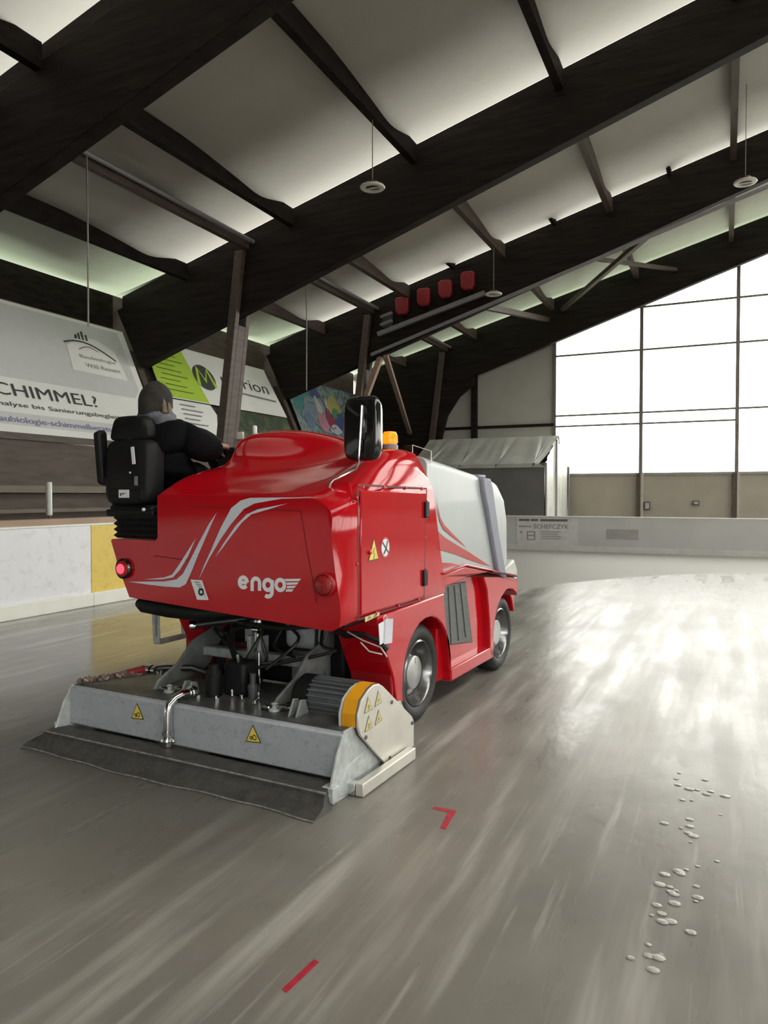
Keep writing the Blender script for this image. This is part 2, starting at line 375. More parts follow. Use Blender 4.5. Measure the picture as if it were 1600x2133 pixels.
# ---- roof: rafters, purlins, membrane panels
def ztop(x): return 5.91 + .2785 * (x + 12.98) if x <= XR else ztop(2 * XR - x)
def zbot(x): return 4.53 + .3335 * (x + 12.28) if x <= XR else zbot(2 * XR - x)
FY = [13.2 + 6.2 * k for k in range(-6, 3)]          # near faces of the rafters
TH = .24
names = {0: 'dark glulam roof beam crossing the upper left corner, nearest one', 1: 'dark glulam roof beam with V-shaped legs behind the driver', 2: 'dark roof beam carrying the four red boxes and a grey pipe', 3: 'dark curved roof beam against the far gable glazing'}
for k, y in enumerate(FY):
    near = k - 5
    if near == 3: pass
    r = empty('roof_beam', (0, y, 0), kind='structure', category='beam', label=names.get(near, 'dark glulam roof beam behind the camera'))
    if near < 0: r['group'] = 'roof beams behind the camera'
    pts = [(-12.98, ztop(-12.98)), (-12.28, zbot(-12.28)), (XR, zbot(XR)), (2 * XR + 12.28, zbot(-12.28)), (2 * XR + 12.98, ztop(-12.98)), (XR, ztop(XR))]
    m = MB(); m.prism(pts, 1, 0, TH); m.done('beam', M_BEAM, r, smooth=False, bevel=.012)
    m = MB(); m.prism([(-12.9, ztop(-12.9)), (XR, ztop(XR)), (23.9, ztop(23.9)), (23.9, ztop(23.9) + .31), (XR, ztop(XR) + .31), (-12.9, ztop(-12.9) + .31)], 1, .10, TH - .10); m.done('top_batten', M_BEAM, r, smooth=False)
    if near >= 0:
        for (p, q, w, d0, d1, mt) in (((-10.30, 0), (-9.42, 6.78), .2, -.14, -.005, M_WOOD), ((-10.30, 0), (-9.42, 6.78), .2, TH + .005, TH + .14, M_WOOD), ((-10.30, 0), (-9.62, 5.24), .2, -.004, TH + .004, M_WOOD), ((-10.45, 0), (-12.75, 4.95), .34, .02, TH - .02, M_WOOD)):
            m = MB(); m.prism([(p[0] - w / 2, p[1]), (p[0] + w / 2, p[1]), (q[0] + w / 2, q[1]), (q[0] - w / 2, q[1])], 1, d0, d1)
            m.done('leg', mt, r, smooth=False, bevel=.01)
    for s in (1,):
        m = MB(); m.prism([(2 * XR + 10.3 - .1, 0), (2 * XR + 10.3 + .1, 0), (2 * XR + 9.5, 6.7), (2 * XR + 9.3, 6.7)], 1, -.14, 0); m.done('leg', M_WOOD, r, smooth=False)
    if near == 3:      # the knee of the end frame
        m = MB(); m.prism([(-13.0, 0), (-13.0, 5.85), (-12.3, 5.9), (-8.28, zbot(-8.28) + .05), (-8.28, 5.57), (-8.83, 5.17), (-9.29, 4.5), (-9.51, 3.68), (-9.6, 0)], 1, .012, TH - .012)
        m.done('knee', M_BEAM, r, smooth=False)
ceil = empty('ceiling', kind='structure', label='grey white membrane roof between dark purlins', category='ceiling')
PX = [-13.2, -10.95, -8.2, -5.45, -2.7, .1, 2.8, XR]
PXR = [2 * XR - x for x in PX[:-1]][::-1]
# eave beams + purlins
def zdk(x): return ztop(x) + .20
# billowing foil between two rafters: humped, sagging, then rising steeply to the next rafter
TB = np.array([0, .08, .3, .5, .68, .77, .80, .88, 1.0]); HB = np.array([.34, .22, .26, .20, .10, .035, .05, .17, .34])
TK = np.linspace(0, 1, 81); BIL = np.interp(TK, TB, HB); BIL = np.convolve(np.pad(BIL, 3, mode='edge'), np.ones(7) / 7, mode='valid')
for k, y in enumerate(FY[:-1]):
    ya, yb = y + TH, FY[k + 1]
    allx = PX + PXR
    for i, x in enumerate(allx):
        w = .07 if i else .1
        m = MB(); h0, h1 = -.10, .24
        if x in (PX[0], PXR[-1]): h0, h1 = -.42, .425
        zz = ztop(x)
        m.box((x - w, ya - (TH if i in (0, len(allx) - 1) else 0), zz + h0), (x + w, yb, zz + h1)); m.done('purlin', M_BEAM if y < 13 else M_WOOD, ceil, smooth=False)
    if k >= 4:
        for xa, xb in zip(PX[2:] if k == 6 else [], PX[3:]):
            x = (xa + xb) / 2; m = MB(); m.box((x - .045, yb - 1.2, ztop(x) + .16), (x + .045, yb, ztop(x) + .42)); m.done('purlin', M_BEAM, ceil, smooth=False)
        m = MB(); x = -9.3; zz = ztop(x); m.box((x - .06, ya, zz - .12), (x + .06, yb, zz + .1)); m.done('purlin', M_WOOD, ceil, smooth=False)
        m = MB(); m.tube([(x + .16, ya, zz + .02), (x + .16, yb, zz + .02)], .045, 8); m.done('conduit', M_GBAR, ceil)
    for i in range(len(allx) - 1):
        xa, xb = allx[i], allx[i + 1]
        def foil(t0, t1, nv, mat, nm, s0=0., s1=1., nu=4, thin=None):
            m = MB(); R = []; TV = []
            for jv in range(nv + 1):
                t = t0 + (t1 - t0) * jv / nv; yy = y + TH / 2 + (FY[k + 1] - y) * t
                row = []
                for ju in range(nu + 1):
                    s = s0 + (s1 - s0) * ju / nu; x = xa + (xb - xa) * s
                    h = float(np.interp(t, TK, BIL)) - .05 * math.sin(math.pi * s) * math.sin(math.pi * t)
                    if i == 0: h = h * s ** .6 + .46 * (1 - s ** .6)
                    if i == len(allx) - 2: h = h * (1 - s) ** .6 + .46 * (1 - (1 - s) ** .6)
                    row.append((x, yy, ztop(x) + h)); TV.append(thin(s, t) if thin else 0.)
                R.append(row)
            m.loft(R, cap=False, closed=False); o = m.done(nm, mat, ceil, angle=80, weld=False)
            if thin:      # translucency graded to paint in the roof's brightening towards beam and eave
                at = o.data.attributes.new('glow_grade', 'FLOAT', 'POINT'); at.data.foreach_set('value', TV)
        ms = M_MEMG if k == len(FY) - 2 else M_STRIP
        if PX[-2] <= xa < 2 * XR - PX[-2]: foil(0, 1, 26, M_SKY, 'roof_panel')
        else:
            e_ = (lambda s, t: max(0, 1 - s / .55) ** 1.5) if i == 0 else (lambda s, t: 0.)
            th = lambda s, t: max(max(0, (t - .56) / .44) ** 1.4, e_(s, t))
            if i == 0:
                foil(0, .56, 16, M_MEMG, 'roof_panel', thin=e_); foil(.56, 1, 18, M_MEMG, 'light_strip', thin=th)
            else:
                foil(0, .56, 16, M_MEM, 'roof_panel'); foil(.56, 1, 18, ms, 'light_strip', thin=th)
for a, c in ((-13.4, XR), (XR, 2 * XR + 13.4)):
    m = MB(); m.prism([(a, ztop(a) + .30), (c, ztop(c) + .30), (c, ztop(c) + .40), (a, ztop(a) + .40)], 1, FY[-1] + TH / 2, Y1 + .4); m.done('end_strip', M_MEM, ceil, smooth=False)
# ---- left side: sloping plank wall, low plank wall, rails
PLX = lambda z, off=0: -10.24 - .4703 * z + off * .905
def bp(y, z, off=0): return Vector((-10.24 - .4703 * z + off * .905, y, z + off * .4256))
wl = empty('wall_left', kind='structure', label='brown plank wall leaning behind the banners along the left side', category='wall')
z = 2.62
i = 0
while z < 5.5:
    m = MB(); z1 = min(z + .30, 5.56)
    pts = [bp(0, z, -.22), bp(0, z1 - .012, -.22), bp(0, z1 - .012, -.18), bp(0, z, -.18)]
    m.prism([(p.x, p.z) for p in pts], 1, Y0, Y1); m.done('plank', M_PLANK, wl, smooth=False); z = z1
for j in range(3):
    z0 = j * .88
    m = MB(); m.box((-11.52 - .012 * (j % 2), Y0, z0), (-11.46 - .012 * (j % 2), Y1, z0 + .872)); m.done('plank', M_PLANK, wl, smooth=False)
m = MB(); m.box((-11.56, Y0, 2.58), (-11.40, Y1, 2.70)); m.done('top_rail', M_WOOD, wl, smooth=False)
for (z0, z1) in ((1.63, 1.76), (1.27, 1.34)):
    m = MB(); m.box((-11.30, Y0, z0), (-11.24, Y1, z1)); m.done('rail', pm('weathered_grey_rail', (.17, .145, .115), .7, stretch=(2, .3, 2)), wl, smooth=False, bevel=.006)
# outer closing wall beneath the eave (outside the planks)
m = MB(); m.box((-13.5, Y0, -.3), (-13.42, Y1, 5.55)); m.done('outer_sheet', M_PLANK, wl, smooth=False)
# ---- end wall
we = empty('wall_end', (0, Y1, 0), kind='structure', label='far gable wall, beige cladding below the glazing and pale panels left', category='wall')
MX = [-5.47, -2.58, .33, 3.23, 6.13, 9.03, 11.93, 14.83, 17.73, 20.63, 23.5]
def panel(x0, x1, za, zb0, zb1, mt, nm='cladding_panel', y0=0, y1=.08):
    m = MB(); m.prism([(x0 + .006, za), (x1 - .006, za), (x1 - .006, zb1), (x0 + .006, zb0)], 1, y0, y1); return m.done(nm, mt, we, smooth=False, bevel=.004, seg=1)
XL = [-13.4, -11.2, -8.38, -5.47]
for x0, x1 in zip(XL, XL[1:]):
    panel(x0, x1, 2.29, 4.05, 4.05, M_GREYC); panel(x0, x1, 4.07, zdk(x0) + .3, zdk(x1) + .3, M_GREYC)
    panel(x0, x1, 0, 2.27, 2.27, M_BEIGE)
for x0, x1 in zip(MX, MX[1:]): panel(x0, x1, 0, 2.27, 2.27, M_BEIGE)
for x in (-8.38,):
    m = MB(); m.box((x - .1, -.18, 0), (x + .1, 0, ztop(x) + .1)); m.done('post', M_BEAM, we, smooth=False)
m = MB(); m.box((-9.6, -.1, 4.0), (-5.47, 0, 4.10)); m.done('girt', M_BEAM, we, smooth=False)
for i, x in enumerate(MX[:-1]):
    m = MB(); m.box((x - .1, -.16, 0), (x + .02, 0, 2.3)); m.done('post', M_WOOD, we, smooth=False)
    m = MB(); m.box((x + .021, -.17, 0), (x + .10, 0, 2.3)); m.done('post_facing', pm('pale_post_facing', (.42, .39, .33), .6), we, smooth=False)
m = MB(); m.box((-5.5, -.06, 2.25), (23.5, .06, 2.33)); m.done('sill', pm('grey_green_sill', (.28, .28, .25), .6), we, smooth=False)
w1 = empty('window_1', (0, Y1, 0), kind='structure', label='large bright gable window with a grid of thin brown bars', category='window')
rows = [2.31, 3.98, 4.35, 6.44, 7.86, 9.6]
for i, x in enumerate(MX):
    m = MB(); m.box((x - .055, -.07, 2.3), (x + .055, .05, ztop(x) + .2)); m.done('mullion', M_MUL, w1, smooth=False)
for i, (x0, x1) in enumerate(zip(MX, MX[1:])):
    rr = [r_ for r_ in rows if not (r_ == 3.98 and i >= 2)]
    for r_ in rr[1:]:
        if r_ > ztop((x0 + x1) / 2): continue
        m = MB(); m.box((x0 + .055, -.05, r_ - .028), (x1 - .055, .03, r_ + .028)); m.done('transom', M_MUL, w1, smooth=False)
    for a, c in zip(rr, rr[1:] + [None]):
        top0 = top1 = c
        if c is None or c > ztop(x0): top0, top1 = ztop(x0) + .2, ztop(x1) + .2
        if a + .1 > top0: continue
        if c is not None and c > ztop(x0): pass
        m = MB(); m.poly([(x0, 0.0, a), (x1, 0.0, a), (x1, 0.0, top1), (x0, 0.0, top0)]); m.done('pane', M_GLASS, w1, smooth=False)
        if top0 != c: break
# near gable and right wall, behind the camera: low cladding and glazing
wr = empty('wall_right', (XE, 0, 0), kind='structure', label='right wall with beige cladding below a long window', category='wall')
m = MB(); m.box((0, Y0, 0), (.1, Y1, 2.0)); m.done('cladding', M_BEIGE, wr, smooth=False)
m = MB(); m.box((0, Y0, 5.3), (.1, Y1, 6.6)); m.done('fascia', M_BEIGE, wr, smooth=False)
w2 = empty('window_2', (XE, 0, 0), kind='structure', label='long side window above the right wall cladding', category='window')
m = MB(); m.poly([(.05, Y0, 2.0), (.05, Y1, 2.0), (.05, Y1, 5.3), (.05, Y0, 5.3)]); m.done('pane', M_GLASS, w2, smooth=False)
y = Y0
while y < Y1:
    m = MB(); m.box((-.05, y - .06, 2.0), (.15, y + .06, 5.3)); m.done('mullion', M_MUL, w2, smooth=False); y += 3.1
wb = empty('wall_back', (0, Y0, 0), kind='structure', label='near gable wall behind the camera with low cladding', category='wall')
m = MB(); m.box((-13.4, -.1, 0), (XE, 0, 2.3)); m.done('cladding', M_BEIGE, wb, smooth=False)
w3 = empty('window_3', (0, Y0, 0), kind='structure', label='gable glazing behind the camera', category='window')
m = MB(); m.prism([(-13.4, 2.3), (5.5, 2.3), (5.5, ztop(5.5) + .3), (-13.4, ztop(-13.4) + .3)], 1, -.1, 0); m.done('cladding', M_GREYC, wb, smooth=False)
for x0 in range(6, 24, 3):
    m = MB(); zt = [ztop(x0), ztop(min(x0 + 3, XE))]
    m.poly([(x0, -.05, 2.3), (x0 + 3, -.05, 2.3), (x0 + 3, -.05, zt[1]), (x0, -.05, zt[0])]); m.done('pane', M_GLASS, w3, smooth=False)
    m = MB(); m.box((x0 - .06, -.1, 2.3), (x0 + .06, .05, zt[0])); m.done('mullion', M_MUL, w3, smooth=False)

# ---- rink boards
lb = empty('rink_boards', (-8.25, 0, 0), kind='structure', label='white and yellow rink boards along the left side with cream kick plate', category='boards')
ys = [7.86 - 2.56 * 3 + 2.56 * i for i in range(0, 6)]
ys = [Y0 + 1, -10, -5] + ys
for a, c in zip(ys, ys[1:]):
    mt = M_BOARDY if abs(a - 7.86) < .1 else M_BOARD
    if c > 17.3: c = 18.8
    m = MB(); m.box((-.06, a + .004, .19), (0, c - .004, 1.16)); m.done('board_panel', mt, lb, smooth=False, bevel=.006)
    m = MB(); m.box((-.06, a + .002, .0), (.045, c - .002, .192)); m.done('kick_plate', M_KICK, lb, smooth=False, bevel=.012)
m = MB(); m.box((-.10, Y0 + 1, 1.155), (.012, 18.8, 1.185)); m.done('cap_strip', M_KICK, lb, smooth=False, bevel=.006)
m = MB(); m.box((-.34, Y0 + 1, 1.12), (-.11, 18.8, 1.265)); m.done('timber_ledge', pm('pinkish_timber', (.36, .25, .18), .6, stretch=(2, .3, 2)), lb, smooth=False, bevel=.01)
for y in [-8 + 3.86 * i for i in range(7)]:
    if abs(y - 7.44) > .3 and y < 12: pass
p = empty('net_post', (-8.62, 7.46, 1.26), label='short galvanised post standing on the timber ledge of the left boards', category='post')
m = MB(); m.lathe([(.036, .045), (.043, .05), (.043, .50), (.036, .515)], 2, (0, 0, 0), 16, cap=True); m.done('tube', pm('zinc_post', (.50, .52, .48), .45, .3), p)
m = MB(); m.lathe([(.018, -.0), (.018, .05)], 2, (0.01, 0, 0), 10, cap=True); m.done('bolt', pm('rusty_bolt', (.16, .08, .03), .7), p)
# end boards, rounded corner radius 4
eb = empty('rink_boards', (0, 0, 0), kind='structure', label='misted grey rink boards across the far end', category='boards')
cx, cy, cr = -5.85, 18.8, 2.4
path = []
n = 10
for i in range(n + 1):
    a = math.pi - math.pi / 2 * i / n; path.append((cx + cr * math.cos(a), cy + cr * math.sin(a)))
path += [(x, 21.2) for x in (-3.3, -.8, 1.7, 3.9, 5.8, 8.3, 10.8, 13.3, 15.8, 19)]
for (xa, ya), (xb, yb) in zip(path, path[1:]):
    d = Vector((xb - xa, yb - ya, 0)); nn = Vector((-d.y, d.x, 0)).normalized()
    def seg(z0, z1, o0, o1, nm, mt):
        A = Vector((xa, ya, 0)); B = Vector((xb, yb, 0)); m = MB()
        P = [A + nn * o0, B + nn * o0, B + nn * o1, A + nn * o1]
        m.prism([(q.x, q.y) for q in P], 2, z0, z1); m.done(nm, mt, eb, smooth=False)
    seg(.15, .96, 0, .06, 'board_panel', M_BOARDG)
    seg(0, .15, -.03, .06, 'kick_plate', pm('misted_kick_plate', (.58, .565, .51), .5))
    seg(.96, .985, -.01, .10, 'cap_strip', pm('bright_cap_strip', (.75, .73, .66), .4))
# advertising sheet on the end boards
sg = empty('advertising_board', (-4.6, 21.19, .15), label='pale advertising sheet reading SCHEFCZYK on the far end boards', category='sign')
m = MB(); m.box((-.90, -.012, .0), (.86, -.002, .78)); m.done('sheet', pm('pale_grey_sheet', (.56, .55, .52), .5), sg, smooth=False)
XZ = lambda x, z, y=-.016: frame((x, y, z), (1, 0, 0), (0, 0, 1), (0, -1, 0))
def bar(x0, x1, z0, z1, mt=M_TXT, par=None, y=-.0135, nm='printed_bar'):
    m = MB(); m.box((x0, y - .001, z0), (x1, y, z1)); m.done(nm, mt, par, smooth=False)
for a, c in ((-.84, -.52), (-.49, -.27), (-.22, .56)): bar(a, c, .68, .745, par=sg)
bar(-.84, -.48, .50, .545, M_TXTG, sg)
text_mesh('lettering', 'SCHEFCZYK', XZ(-.40, .47), M_TXT, sg, 1.0, .125, bold=.008)
for z0 in (.17, .235, .30, .365): bar(-.20, .38 if z0 != .3 else .30, z0, z0 + .035, M_TXTG, sg)
for (a, c, z0, z1) in ((-.58, -.36, .36, .385), (-.58, -.36, .255, .28), (-.60, -.38, .13, .155), (-.60, -.57, .13, .385), (-.39, -.36, .13, .385)): bar(a, c, z0, z1, M_TXT, sg)
bar(-.80, -.74, .33, .38, M_TXT, sg)
s2 = empty('advertising_board', (-2.55, 21.19, .4), label='small faded brownish patch on the far end boards', category='sign')
m = MB(); m.box((-.42, -.006, -.04), (.42, -.002, .24)); m.done('sheet', pm('faded_brown_patch', (.26, .235, .215), .6, var=.2, scale=5), s2, smooth=False)
# ---- small boxes on end wall
for x, zc, w, h, lab in ((-2.36, 1.22, .2, .28, 'taller dark framed socket box on the beige end wall'), (-.85, 1.32, .2, .16, 'smaller socket box on the beige end wall further right')):
    e = empty('socket_box', (x, Y1 - .02, zc), label=lab, category='box')
    m = MB(); m.box((-w / 2, -.06, -h / 2), (w / 2, .02, h / 2)); m.done('housing', pm('dark_box', (.10, .09, .08), .6), e, bevel=.008)
    m = MB(); m.box((-w / 2 + .035, -.075, -h / 2 + .04), (w / 2 - .035, -.058, h / 2 - .04)); m.done('cover', pm('box_cover', (.38, .36, .34), .5), e, bevel=.006)
# ---- tent shed between boards and end wall
tn = empty('storage_tent', (-7.2, 24.1, 0), label='grey tarpaulin storage tent behind the far end boards', category='tent')
x0, x1, ya, yb, ze, zr_ = -2.1, 2.27, -1.8, 1.77, 2.56, 3.5
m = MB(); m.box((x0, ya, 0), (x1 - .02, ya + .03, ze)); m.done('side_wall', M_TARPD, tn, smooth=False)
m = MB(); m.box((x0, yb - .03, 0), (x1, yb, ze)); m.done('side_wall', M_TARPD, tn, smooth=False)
ym = (ya + yb) / 2
for s in (0, 1):
    R = []
    nx = 48
    for i in range(nx + 1):
        x = x0 - .05 + (x1 + .1 - x0) * i / nx
        w = .035 * math.sin(i * 1.9 + math.sin(i * .7) * 2) * (1 if i % 5 else .2)
        yy = ya - .08 if s == 0 else yb + .08
        row = [(x, ym, zr_)]
        for j in range(1, 5):
            t = j / 4; row.append((x + .25 * t * math.sin(i * .5), ym + (yy - ym) * t, zr_ + (ze - .02 - zr_) * t + w * math.sin(math.pi * min(t, .85)) - .05 * math.sin(math.pi * t)))
        row.append((x, yy, ze - .14))
        R.append(row)
    m = MB(); m.loft(R, cap=False, closed=False); m.done('roof_sheet', M_TARP, tn, angle=50)
R = []
for i in range(25):
    t = i / 24; yy = ya + (yb - ya) * t; zt = ze + (zr_ - ze) * (1 - abs(t - .5) * 2)
    R.append([(x1 + .03 * math.sin(i * 1.3) * (1 - .5 * j / 6) + .02 * math.sin(i * 2.1 + j), yy, zt * j / 6) for j in range(7)])
m = MB(); m.loft(R, cap=False, closed=False); m.done('gable_sheet', M_TARPL, tn, angle=60)
for (px, py, pz) in ((x1 + .03, ya, ze), (x1 + .03, yb, ze), (x1 + .04, ym - .3, zr_ - .15)):
    m = MB(); m.tube([(px, py, 0), (px, py, pz)], .03, 8); m.done('pole', M_GBAR, tn)
# ---- banners on the left (leaning plane)
EX, EY, EZ = Vector((0, 1, 0)), Vector((-.4256, 0, .905)), Vector((.905, 0, .4256))
def bm_(y, z, off): return frame(bp(y, z, off), EX, EY, EZ)
def bpatch(name, pts, off, mat, par, thick=0):
    m = MB()
    if thick:
        A = [bp(y, z, off - thick) for y, z in pts]; B = [bp(y, z, off) for y, z in pts]
        n_ = len(pts); va = [m.bm.verts.new(p) for p in A]; vb = [m.bm.verts.new(p) for p in B]
        m.bm.faces.new(va[::-1]); m.bm.faces.new(vb)
        for i in range(n_): m.bm.faces.new((va[i], va[(i + 1) % n_], vb[(i + 1) % n_], vb[i]))
    else: m.poly([bp(y, z, off) for y, z in pts])
    return m.done(name, mat, par, smooth=False)
b1 = empty('banner', (0, 0, 0), label='long white and grey banner reading SCHIMMEL? behind the driver seat', category='banner')
bpatch('cloth', [(7.45, 2.66), (11.0, 2.56), (13.1, 2.62), (13.16, 5.38), (7.45, 5.38)], 0, M_BANN, b1, .012)
bpatch('printed_field', [(7.45, 3.77), (12.75, 3.75), (12.95, 3.95), (12.95, 5.30), (7.45, 5.30)], .006, M_BANG, b1)
bpatch('printed_stripe', [(7.45, 2.86), (12.6, 2.83), (12.7, 3.07), (7.45, 3.09)], .006, M_BANG, b1)
bpatch('printed_field', [(11.18, 4.16), (12.72, 4.14), (12.62, 4.78), (12.2, 4.98), (11.7, 4.98), (11.25, 4.70)], .012, M_BANN, b1)
text_mesh('lettering', 'SCHIMMEL?', bm_(8.86, 3.40, .014), M_TXT, b1, 2.66, .26)
text_mesh('lettering', 'Schadenanalyse bis Sanierungsbegleitung', bm_(8.1, 3.17, .014), M_TXT, b1, 4.3, .12)
text_mesh('lettering', 'www.baubiologie-schimmelberatung.de', bm_(8.3, 2.86, .014), M_TXTB, b1, 3.9, .16, bold=.01)
text_mesh('lettering', 'Baubiologie', bm_(11.50, 4.45, .018), M_TXTG, b1, 1.0, .11)
text_mesh('lettering', 'Willi Reinert', bm_(11.58, 4.28, .018), M_TXTG, b1, .98, .10)
m = MB(); f18 = lambda y, z: bp(y, z, .018)
m.ribbon([(11.2 + 1.35 * t, 4.68 + .22 * math.sin(math.pi * (.12 + .88 * t)) - .12 * t) for t in [i / 14 for i in range(15)]], .035, f18)
m.ribbon([(11.55 + .55 * t, 4.66 + .10 * math.sin(math.pi * t * .9)) for t in [i / 8 for i in range(9)]], .015, f18)
for yy, h in ((11.55, .10), (11.64, .15), (11.74, .20), (11.84, .14)): m.poly([f18(yy, 4.90), f18(yy + .06, 4.90), f18(yy + .08, 4.90 + h), f18(yy + .03, 4.90 + h)])
m.done('printed_arc', M_TXT, b1, smooth=False)
b2 = empty('banner', (0, 0, 0), label='lime green and white banner with round M emblem left of the beam leg', category='banner')
bpatch('cloth', [(13.75, 3.93), (19.2, 3.93), (18.95, 5.38), (13.75, 5.38)], 0, M_BANN, b2, .012)
bpatch('printed_field', [(13.75, 3.95), (15.49, 3.95), (15.10, 5.36), (13.75, 5.36)], .006, M_GREEN, b2)
m = MB(); m.poly([bp(15.70 + .44 * math.cos(a), 4.66 + .34 * math.sin(a), .012) for a in [2 * math.pi * i / 32 for i in range(32)]]); m.done('printed_disc', M_TXT, b2, smooth=False)
m = MB(); f = lambda y, z: bp(y, z, .018)
m.ribbon([(15.36, 4.42), (15.50, 4.90), (15.70, 4.55), (15.90, 4.90), (16.06, 4.42)], .12, f); m.done('lettering', M_GREEN, b2, smooth=False)
text_mesh('lettering', 'marion', bm_(16.45, 4.58, .012), M_TXT, b2, 2.25, .34, bold=-.006)
m = MB(); m.ribbon([(17.2, 4.42), (18.9, 4.38)], .05, f); m.done('printed_line', M_TXTG, b2, smooth=False)
m = MB()
for i in range(9): m.ribbon([(13.9 + .1 * (i % 2), 5.18 - i * .13), (14.6 + .18 * ((i * 7) % 3), 5.17 - i * .13)], .022, f)
m.done('printed_line', pm('dark_green_print', (.10, .16, .02), .6), b2, smooth=False)
b3 = empty('banner', (0, 0, 0), label='white banner with grey lines of text below the lime green one', category='banner')
bpatch('cloth', [(13.75, 2.75), (14.95, 2.75), (15.35, 3.15), (15.62, 3.66), (15.5, 3.90), (13.75, 3.90)], -.004, M_BANN, b3, .01)
m = MB()
for i in range(8): m.ribbon([(14.25, 3.78 - i * .115), (14.8 + .12 * ((i * 5) % 3), 3.77 - i * .115)], .03, f)
m.done('printed_line', M_TXTG, b3, smooth=False)
b4 = empty('banner', (0, 0, 0), label='dark foliage banner low behind the red cowl', category='banner')
bpatch('cloth', [(16.0, 2.7), (19.15, 2.7), (19.15, 3.90), (16.0, 3.90)], -.004, M_LEAF, b4, .01)
b5 = empty('banner', (0, 0, 0), label='colourful mural banner right of the dark foliage banner', category='banner')
bpatch('cloth', [(19.75, 2.7), (23.6, 2.7), (24.6, 5.38), (19.9, 5.38)], 0, M_MURAL, b5, .012)
def blob(y, z, ry, rz, mt, nm='printed_shape'):
    m = MB(); m.poly([bp(y + ry * math.cos(a) * (1 + .15 * math.sin(3 * a + y)), z + rz * math.sin(a) * (1 + .2 * math.cos(2 * a + z)), .008 + .002 * random.random()) for a in [2 * math.pi * i / 20 for i in range(20)]]); m.done(nm, mt, b5, smooth=False)
M_PW = pm('off_white_print', (.40, .41, .39), .6)
M_PT = pm('teal_print', (.06, .22, .22), .6)
for a in ((21.5, 4.0, .35, .3, M_PINK), (22.1, 4.15, .3, .35, pm('crimson_print', (.24, .035, .07), .6)), (21.0, 4.35, .55, .22, pm('pale_blue_print', (.17, .22, .27), .6)), (22.8, 4.7, .45, .35, M_YL), (22.9, 4.1, .5, .3, M_BLUE), (21.6, 4.55, .18, .35, M_PW), (22.3, 4.6, .15, .3, M_PW), (20.3, 4.6, .35, .3, M_PT), (22.7, 4.4, .3, .18, pm('leaf_green_print', (.08, .22, .08), .6)), (21.0, 5.0, .3, .2, M_PT), (21.7, 5.0, .35, .2, M_BLUE), (22.2, 3.8, .4, .15, pm('pale_grey_blue_print', (.4, .42, .5), .6)), (20.6, 4.0, .3, .25, pm('slate_blue_print', (.12, .17, .25), .6))): blob(*a)
# ---- things on beam 2 (third in view)
YB = FY[7]
for i, (x, zc) in enumerate(((-8.31, 6.91), (-7.66, 7.08), (-7.02, 7.23), (-6.38, 7.38))):
    lab = ['first (lowest) of the red boxes', 'second lowest of the red boxes', 'third of the red boxes up the beam', 'fourth and highest of the red boxes'][i] + ' on the dark roof beam'
    e = empty('red_box', (x, YB, zc), label=lab, category='box', group='red boxes on the roof beam')
    m = MB(); ring = []
    for yy, s in ((-.02, .92), (-.12, 1.0), (-.2, .94)):
        ring.append([(px * s, yy, pz * s) for px, pz in ((-.20, .20), (-.12, .25), (.12, .25), (.20, .20), (.19, -.15), (.12, -.25), (-.10, -.25), (-.19, -.15))])
    m.loft(ring); m.bm.transform(Matrix.Translation((0, -.03, 0))); m.done('shell', M_REDBOX, e, bevel=.02)
    m = MB(); m.box((-.07, -.215, .10), (.07, -.195, .14)); m.done('handle', pm('pale_red_mark', (.45, .12, .12), .5), e, bevel=.006)
    m = MB(); m.box((-.04, -.10, -.30), (.06, -.0, -.24)); m.done('bracket', M_BLK, e)
def strut(name, p, q, w, mat, label, cat='bar', par=None, h=None):
    p, q = Vector(p), Vector(q); d = (q - p); L_ = d.length; m = MB(); m.box((-w / 2, 0, -(h or w) / 2), (w / 2, L_, (h or w) / 2))
    o = m.done(name, mat, par, smooth=False, bevel=.006)
    o.matrix_world = Matrix.Translation(p) @ d.to_track_quat('Y', 'Z').to_matrix().to_4x4()
    if label: o['label'] = label; o['category'] = cat; o['kind'] = 'structure'
    return o
strut('shelf_rail', (-9.1, YB - .08, 6.20), (-5.92, YB - .08, 7.02), .12, M_GBAR, 'straight grey metal rail below the red boxes', 'rail')
m = MB(); m.tube([(-9.33, YB - .05, 5.64), (-1.2, YB - .05, 8.06 + .03), (3.5, YB - .05, 9.50)], .05, 8); m.done('pipe', M_GBAR, label='long grey pipe along the lower edge of the third roof beam', category='pipe')
e = empty('floodlight', (-8.79, YB, 6.58), label='small grey two-bar floodlight left of the red boxes', category='lamp')
for dz in (-.10, .12):
    m = MB(); m.box((-.19, -.22, dz - .035), (.19, -.12, dz + .035), Matrix.Rotation(-.25, 3, 'Y')); m.done('lamp_bar', M_GBAR, e, bevel=.01)
m = MB(); m.box((-.14, -.14, -.22), (.14, 0, .16)); m.done('bracket', pm('dark_bracket', (.06, .065, .065), .5), e, bevel=.01)
# timber braces
strut('brace', (-8.95, YB + .12, 5.62), (-10.7, 25.5, 3.9), .14, M_LWOOD, 'light timber brace sloping down behind the amber beacon', 'brace')
strut('brace', (-9.1, YB + .12, 5.6), (-9.95, YB + .12, 3.6), .15, M_LWOOD, 'short light timber brace above the mirror', 'brace')
strut('brace', (-1.5, YB + .2, zbot(-1.5) + .15), (-5.1, 25.6, ztop(-5.1) - .2), .13, M_WOOD, 'brown diagonal wind brace below the green-lit roof sheet', 'brace')
strut('brace', (-6.0, YB + .2, zbot(-6) + .1), (-5.6, 25.6, ztop(-5.6) - .35), .16, M_WOOD, 'brown timber brace left of the long diagonal one', 'brace')
strut('brace', (-4.6, YB + .2, ztop(-4.6) - .2), (-1.5, 25.6, ztop(-1.5) - .3), .11, M_WOOD, 'thin brown brace crossing the last roof bay', 'brace')
